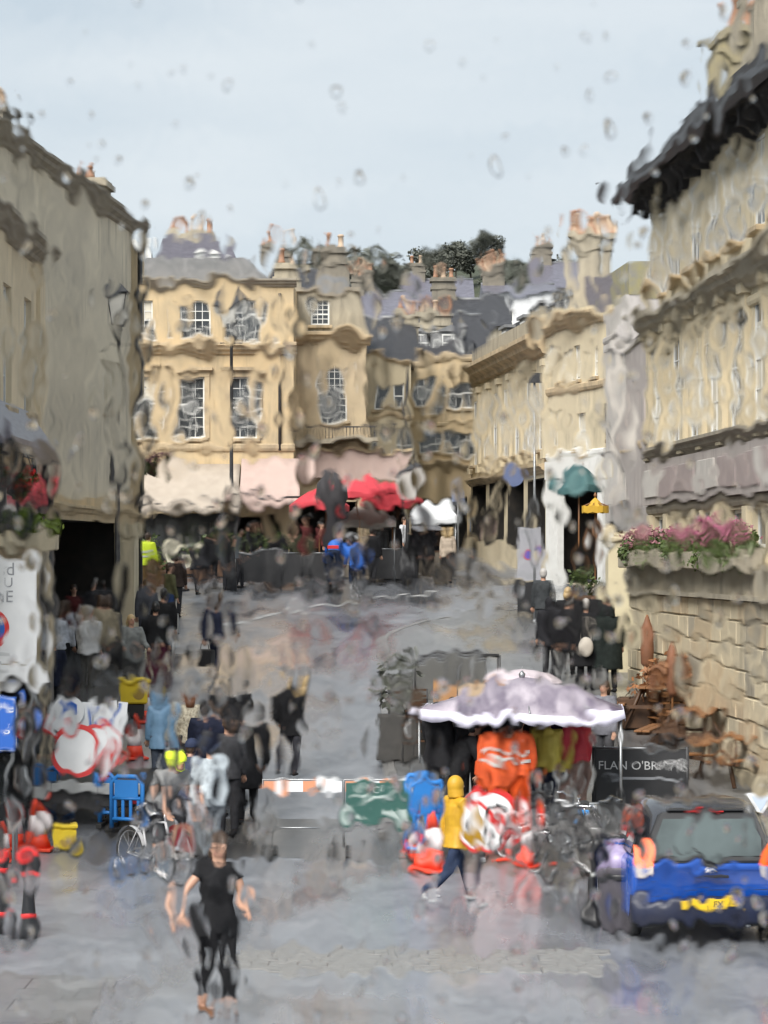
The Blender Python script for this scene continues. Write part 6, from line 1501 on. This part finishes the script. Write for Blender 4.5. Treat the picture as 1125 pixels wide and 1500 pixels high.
# more of the dark crowd: under the left shopfronts, along the cafe screens and behind the barrier
CR = [(58, 985, 'person in a black coat half inside the pub doorway', BLK, 180, 'black'), (108, 968, 'person in a dark red top inside the pub doorway', (.10,.02,.02), 20, 'brown'), (140, 962, 'person in dark grey at the back of the pub doorway', (.05,.05,.055), 170, 'grey'), (240, 985, 'person in a black anorak walking up the kerb line', BLK, 190, 'black'), (258, 905, 'person in a dark brown coat by the kerb below the letter sign', (.05,.035,.03), 175, 'brown'),
  (290, 872, 'person in a charcoal coat left of the tall lamp post', (.04,.04,.045), 160, 'grey'), (310, 866, 'person in a black jacket right beside the lamp post', BLK, 200, 'black'), (352, 862, 'person in a slate jacket in front of the black cafe screens', (.08,.09,.10), 100, 'brown'), (408, 858, 'person in a black coat in front of the middle cafe screen', BLK, 175, 'black'), (438, 856, 'person in a dark olive coat at the right end of the cafe screens', (.05,.05,.03), 190, 'brown'), (545, 858, 'person in a black coat right of the blue cyclists', BLK, 160, 'black'), (575, 846, 'person in dark grey by the thin lamp post', (.06,.06,.065), 185, 'grey'), (606, 852, 'person in black left of the dark umbrella', BLK, 170, 'brown'), (640, 838, 'person in a brown coat just behind the couple', (.10,.07,.05), 175, 'brown'),
  (340, 1150, 'person in black at the back of the crowd behind the blazer', BLK, 165, 'black'), (334, 1226, 'person in black leggings and grey hoodie nearest the barrier end', (.05,.05,.055), 190, 'brown'), (300, 1182, 'person in a dark blue coat between the cream jacket and the blazer', (.02,.025,.05), 185, 'black'),
  (640, 1190, 'person in a dark jacket at the left edge of the gazebo', (.03,.03,.033), 150, 'black'), (690, 1190, 'person in a charcoal coat deep under the gazebo', (.04,.04,.045), 10, 'grey'), (780, 1196, 'person in black between the orange and yellow jackets', BLK, 175, 'black'), (822, 1182, 'person in dark purple behind the yellow and red raincoats', (.06,.03,.07), 20, 'brown'), (752, 1180, 'person in dark navy at the back of the gazebo', NAVY, 5, 'black')]
for i, (px, py, lab, c_, rz, hr) in enumerate(CR):
    person(lab, at(px, py, .12 if 620 < px and py < 1195 else 0), 1.6 + .05*(i % 4), R(rz), c_, (.03,.03,.035), BLK, hr, 0, walk=.25*(i % 3), coat=.1*(i % 3), bulk=1.05 + .05*(i % 3), armL=(5+10*(i % 3),8,10+15*(i % 2)), group='dark clothed people in the crowd')
# cyclists in blue riding away
for px, py, lab, bl, dr in ((489, 866, 'cyclist in a blue jacket with a red back stripe riding away', 'bicycle under the left of the two blue cyclists', 176), (522, 880, 'cyclist in a blue jacket with a dark backpack riding away', 'bicycle under the right of the two blue cyclists', 188)):
    v = at(px, py); bicycle(bl, (v.x, v.y, v.z), R(dr), (.03,.03,.035), 0, 'bicycles')
    t = person(lab, (v.x, v.y - .22, v.z + .10), 1.74, R(dr), (.02,.14,.55), (.02,.03,.06), BLK, 'brown', 0, helmet=(.55,.55,.56), lean=28, armL=(38,10,14), armR=(38,10,14), legL=(60,66), legR=(14,24), seat=True, group='cyclists', topm=mat('blue_jacket', (.02,.15,.62), .6, (.018,.12,.5), 7))
    b = MB(); 
    if px < 500: b.bbox(-.16,.16,.15,.19,1.1,1.2,.01); b.build('back_stripe', SIGN_RED, t); t.children[-1].location = (0, .12, .06)
    else: b.bbox(-.16,.16,.24,.42,1.0,1.42,.05); b.build('backpack', mat('dark_blue_pack', (.03,.05,.12), .6), t)
# couple far up the street and others
person('person in a dark coat under the dark umbrella far up the street', at(627, 852), 1.74, R(5), (.06,.055,.06), BLK, (.5,.5,.5), 'black', 0, walk=.5, coat=.2, armL=(40,5,95), group='people far up the street')
person('blond person in a beige coat far up the street', at(656, 856), 1.66, R(172), (.50,.41,.32), BLK, BLK, 'blond', .08, walk=.5, coat=.12, fem=1, group='people far up the street')
person('person in a pale blue shirt beyond the beige coat', at(693, 812), 1.7, R(90), (.42,.50,.62), (.10,.10,.12), BLK, 'brown', 0, group='people far up the street')
person('person in pale pink at the foot of the long terrace', at(717, 816), 1.6, R(30), (.66,.46,.46), (.5,.42,.42), BLK, 'brown', .1, fem=1, group='people far up the street')
person('person in white by the white market stall', at(592, 836), 1.7, R(60), (.62,.63,.66), (.10,.10,.13), BLK, 'brown', 0, group='people far up the street')
# people in black at the edge of the right pavement
person('fair haired person in a long black coat beside the grey no stopping board', at(832, 988, .12), 1.78, R(170), BLK, BLK, BLK, 'blond', .02, coat=.4, bulk=1.05, group='people in black on the right pavement')
person('tall person in a long black coat with a pale bag, middle of the three', at(858, 1012, .12), 1.80, R(165), BLK, BLK, BLK, 'grey', 0, coat=.48, bulk=1.2, group='people in black on the right pavement')
person('broad person in a dark green black coat nearest the cream pier', at(893, 1014, .12), 1.72, R(190), (.016,.022,.02), BLK, BLK, 'black', 0, 'up', coat=.5, bulk=1.25, group='people in black on the right pavement')
person('person in charcoal behind the grey no stopping board', at(796, 948, .12), 1.74, R(175), (.05,.055,.06), (.05,.055,.06), BLK, 'grey', 0, coat=.1, group='people in black on the right pavement')
t = [o for o in COL.objects if o.get('label', '').startswith('tall person in a long black')][0]
p_ = t.location
o = thing('tote_bag', 'pale round tote bag on the back of the tall person in black', 'bag', (p_.x - .02, p_.y - .30, p_.z + .88), R(-10))
b = MB(); b.ell((0,0,.0), (.15,.06,.2), 14, 10); b.build('body', mat('pale_canvas', (.50,.46,.40), .8, (.40,.36,.31), 6), o); b = MB(); b.tube([(-.1,0,.14),(-.12,.05,.5),(.1,.05,.5),(.1,0,.14)], .01, 5); b.build('handle', mat('pale_canvas', (.5,.46,.4)), o)
person('person in a black puffer jacket between the two long black coats', at(876, 985, .12), 1.76, R(175), BLK, BLK, BLK, 'brown', 0, coat=.3, bulk=1.2, group='people in black on the right pavement')
person('person in a black anorak with a hood right beside the board frame', at(806, 1000, .12), 1.70, R(160), (.02,.022,.025), (.03,.03,.034), BLK, 'black', 0, 'up', coat=.15, bulk=1.15, group='people in black on the right pavement')
# under the gazebo
person('bulky person in a black jacket bending under the lilac gazebo', at(668, 1222, .0), 1.72, R(100), BLK, (.03,.03,.03), BLK, 'black', 0, lean=24, bulk=1.3, armL=(40,8,40), armR=(30,8,40), group='people under the gazebo')
person('person in black with a cap left of the orange jackets', at(705, 1206), 1.70, R(150), (.02,.02,.022), BLK, BLK, 'black', 0, cap=(.06,.055,.07), group='people under the gazebo')
person('worker in an orange hi-vis jacket with his back turned, left of the two', at(727, 1226), 1.74, R(195), (.9,.13,.02), (.75,.10,.02), BLK, 'black', 0, topm=HIVIS_O, vest=REFLECT, bulk=1.15, group='people under the gazebo')
person('worker in an orange hi-vis jacket beside the yellow coat, right of the two', at(760, 1222), 1.72, R(160), (.9,.13,.02), (.75,.10,.02), BLK, 'black', 0, topm=HIVIS_O, vest=REFLECT, cap=(.05,.06,.09), armL=(30,8,40), group='people under the gazebo')
person('person in a pale yellow raincoat under the gazebo edge', at(802, 1206), 1.64, R(165), (.66,.56,.10), NAVY, BLK, 'brown', 0, 'down', cap=(.36,.33,.2), bulk=1.1, topm=mat('pale_yellow_raincoat', (.68,.56,.10), .5, (.55,.45,.07), 6, .3, 9), group='people under the gazebo')
person('person in a red raincoat and bare legs right of the yellow raincoat', at(845, 1198), 1.66, R(200), (.52,.02,.04), (.30,.20,.17), BLK, 'brown', 0, 'up', coat=.08, topm=mat('red_raincoat', (.55,.02,.045), .5, (.42,.015,.035), 6, .3, 9), group='people under the gazebo')
person('person in a cream jacket at the back left of the gazebo', at(663, 1176, .12), 1.60, R(10), (.62,.56,.46), (.2,.19,.18), BLK, 'brown', .06, fem=1, group='people under the gazebo')
person('person in a grey jacket at the back right of the gazebo', at(885, 1150, .12), 1.66, R(-30), (.20,.20,.23), (.10,.10,.11), BLK, 'brown', .06, fem=1, group='people under the gazebo')
# far left figures behind the trailer
person('person in dark grey leaning behind the trailer at the blue board', at(40, 1180), 1.62, R(80), (.09,.095,.10), (.06,.06,.065), BLK, 'black', 0, lean=10, group='people by the works trailer')

# ================================================================== the rain-covered window the street is seen through
YP = .80
t = thing('window_pane', 'large upright window pane running with rain through which the street is seen', 'window', (0, YP, CZ))
gm = bpy.data.materials.new('clear_glass'); gm.use_nodes = True; nn, ll = gm.node_tree.nodes, gm.node_tree.links; nn.clear()
o_ = nn.new('ShaderNodeOutputMaterial'); tr = nn.new('ShaderNodeBsdfTransparent'); tr.inputs['Color'].default_value = (.985,.985,.985,1); ll.new(tr.outputs['BSDF'], o_.inputs['Surface'])
b = MB(); b.box(-.38, .38, -.004, .0, -.36, .39); b.build('glass', gm, t)
for nm, bx in (('frame_bar', (-.42,-.38,-.02,.02,-.4,.43)), ('frame_bar', (.38,.42,-.02,.02,-.4,.43)), ('frame_bar', (-.38,.38,-.02,.02,-.4,-.36)), ('frame_bar', (-.38,.38,-.02,.02,.39,.43))):
    b = MB(); b.box(*bx); b.build(nm, RUBBER, t)
wm = bpy.data.materials.new('rain_water'); wm.use_nodes = True; nn, ll = wm.node_tree.nodes, wm.node_tree.links; nn.clear()
o_ = nn.new('ShaderNodeOutputMaterial'); gl = nn.new('ShaderNodeBsdfRefraction'); gl.inputs['IOR'].default_value = 1.33; gl.inputs['Roughness'].default_value = 0; ll.new(gl.outputs['BSDF'], o_.inputs['Surface'])
rr_ = random.Random(11)
import numpy as np
FILM_A, FILM_BIAS = 4.1e-5, .22
def drop_arrays(cx, cz, a, c, hgt, rot, kind, irr, seed):
    """plano-convex water body on the outer face: a = half width, c = half height; kind 0 = thin film swell, 1 = bead"""
    r = random.Random(seed)
    nu, nv = (14, 7) if kind == 0 else (12, 5)
    ph = [r.uniform(0, 6.28) for _ in range(3)]
    V = [(0, hgt, 0)]; FF = []
    for i in range(1, nv + 1):
        f = i / nv
        y = hgt * (math.cos(math.pi * f) + 1) / 2 if kind == 0 else hgt * math.sqrt(max(0, 1 - f * f * .98)) - hgt * math.sqrt(.02) * f
        for j in range(nu):
            u = 2 * math.pi * j / nu; q = f * (1 + irr * (.5 * math.sin(2*u + ph[0]) + .35 * math.sin(3*u + ph[1])))
            V.append((a * q * math.cos(u), max(y, 2e-6 if i == nv else y), c * q * math.sin(u)))
    n = len(V)
    for j in range(nu): FF.append((0, 1 + j, 1 + (j+1) % nu))
    for i in range(nv - 1):
        for j in range(nu): FF.append((1+i*nu+j, 1+(i+1)*nu+j, 1+(i+1)*nu+(j+1)%nu, 1+i*nu+(j+1)%nu))
    FF.append(tuple(1+(nv-1)*nu+j for j in range(nu)))
    cr, sr = math.cos(rot), math.sin(rot)
    return [(cx + x*cr - z*sr, y + .00002, cz + x*sr + z*cr) for x, y, z in V], FF
class Grid:
    def __init__(s, cell): s.c = cell; s.d = {}
    def free(s, x, z, a, c, k=1.0):
        for i in range(int((x-.03)//s.c), int((x+.03)//s.c)+1):
            for j in range(int((z-.04)//s.c), int((z+.04)//s.c)+1):
                for (X, Z_, A, C) in s.d.get((i, j), ()):
                    if ((x-X)/(a+A))**2 + ((z-Z_)/(c+C))**2 < k: return False
        return True
    def put(s, x, z, a, c): s.d.setdefault((int(x//s.c), int(z//s.c)), []).append((x, z, a, c))
AV, AF = [], []
gr = Grid(.012)
cnt = 0
XW, ZL, ZH = .36, -.34, .37
for k in range(3000):      # separate beads, clear of one another
    x, z = rr_.uniform(-XW, XW), rr_.uniform(ZL, ZH); a = rr_.choice((.0006, .0008, .001, .0012, .0014, .0017)) * rr_.uniform(.8, 1.25); c = a * rr_.uniform(.85, 1.7)
    if z > .05 and rr_.random() < .5: continue
    if gr.free(x, z, a, c):
        gr.put(x, z, a, c); v_, f_ = drop_arrays(x, z, a, c, a * rr_.uniform(.04, .20), rr_.uniform(-.5, .5), 1, .30, k); o = len(AV); AV.extend(v_); AF.extend([tuple(i+o for i in q) for q in f_])
me = bpy.data.meshes.new('rain_drops'); me.from_pydata(AV, [], AF); me.materials.append(wm)
bm = bmesh.new(); bm.from_mesh(me); bmesh.ops.recalc_face_normals(bm, faces=bm.faces); bm.to_mesh(me); bm.free()
me.polygons.foreach_set('use_smooth', [len(q) < 8 for q in AF])
o = link('rain_drops', me, None, (0, YP, CZ)); tag(o, 'round rain drops beaded on the window pane', kind='stuff')
# running film: an uneven skin of water, broken by dry gaps, between and under the beads
rg = np.random.default_rng(4)
def lattice(X, Z_, lx, lz, seed):
    r = np.random.default_rng(seed); N = 512; T = r.standard_normal((N, N))
    u, w = X / lx + 100, Z_ / lz + 100; i, j = np.floor(u).astype(int), np.floor(w).astype(int); fu, fw = u - i, w - j
    def bs(t): return [(1-t)**3/6, (3*t**3-6*t**2+4)/6, (-3*t**3+3*t**2+3*t+1)/6, t**3/6]
    bu, bw = bs(fu), bs(fw); out = 0
    for p in range(4):
        for q in range(4): out = out + bu[p]*bw[q]*T[(i+p-1) % N, (j+q-1) % N]
    return out
STEP = .0008
xs_, zs_ = np.arange(-XW, XW, STEP), np.arange(ZL, ZH, STEP)
X, Z_ = np.meshgrid(xs_, zs_, indexing='xy')
Xw = X + .0016*lattice(X, Z_, .009, .014, 9)
hgt = FILM_A * (1.0*lattice(Xw, Z_, .0022, .0050, 1) + .30*lattice(Xw, Z_, .0014, .0022, 2) + .55*lattice(Xw, Z_, .007, .015, 3) + FILM_BIAS)
hgt = np.where(hgt > 0, hgt, 0)
wet = hgt > 0
cell = wet[:-1,:-1] | wet[1:,:-1] | wet[:-1,1:] | wet[1:,1:]
nz_, nx_ = X.shape
idx = np.arange(nz_*nx_).reshape(nz_, nx_)
cj, ci = np.nonzero(cell)
quad = np.stack([idx[cj,ci], idx[cj,ci+1], idx[cj+1,ci+1], idx[cj+1,ci]], 1)
used = np.unique(quad); remap = np.full(nz_*nx_, -1); remap[used] = np.arange(len(used)); n_ = len(used)
front = np.stack([X.ravel()[used], hgt.ravel()[used] + 4e-6, Z_.ravel()[used]], 1); back = front.copy(); back[:,1] = 2e-6
co = np.concatenate([front, back]).astype(np.float32)
qf = remap[quad]
faces = np.concatenate([qf[:, ::-1], qf + n_]).astype(np.int32)     # outer face looks to +Y, inner face to -Y
me = bpy.data.meshes.new('rain_film'); me.vertices.add(len(co)); me.vertices.foreach_set('co', co.ravel())
me.loops.add(faces.size); me.loops.foreach_set('vertex_index', faces.ravel()); me.polygons.add(len(faces))
me.polygons.foreach_set('loop_start', np.arange(0, faces.size, 4, dtype=np.int32)); me.polygons.foreach_set('use_smooth', np.ones(len(faces), bool))
me.update(calc_edges=True); me.materials.append(wm)
o = link('rain_film', me, None, (0, YP, CZ)); tag(o, 'thin uneven film of rain water running down the window pane', kind='stuff')
print('film cover', cell.mean(), len(faces))
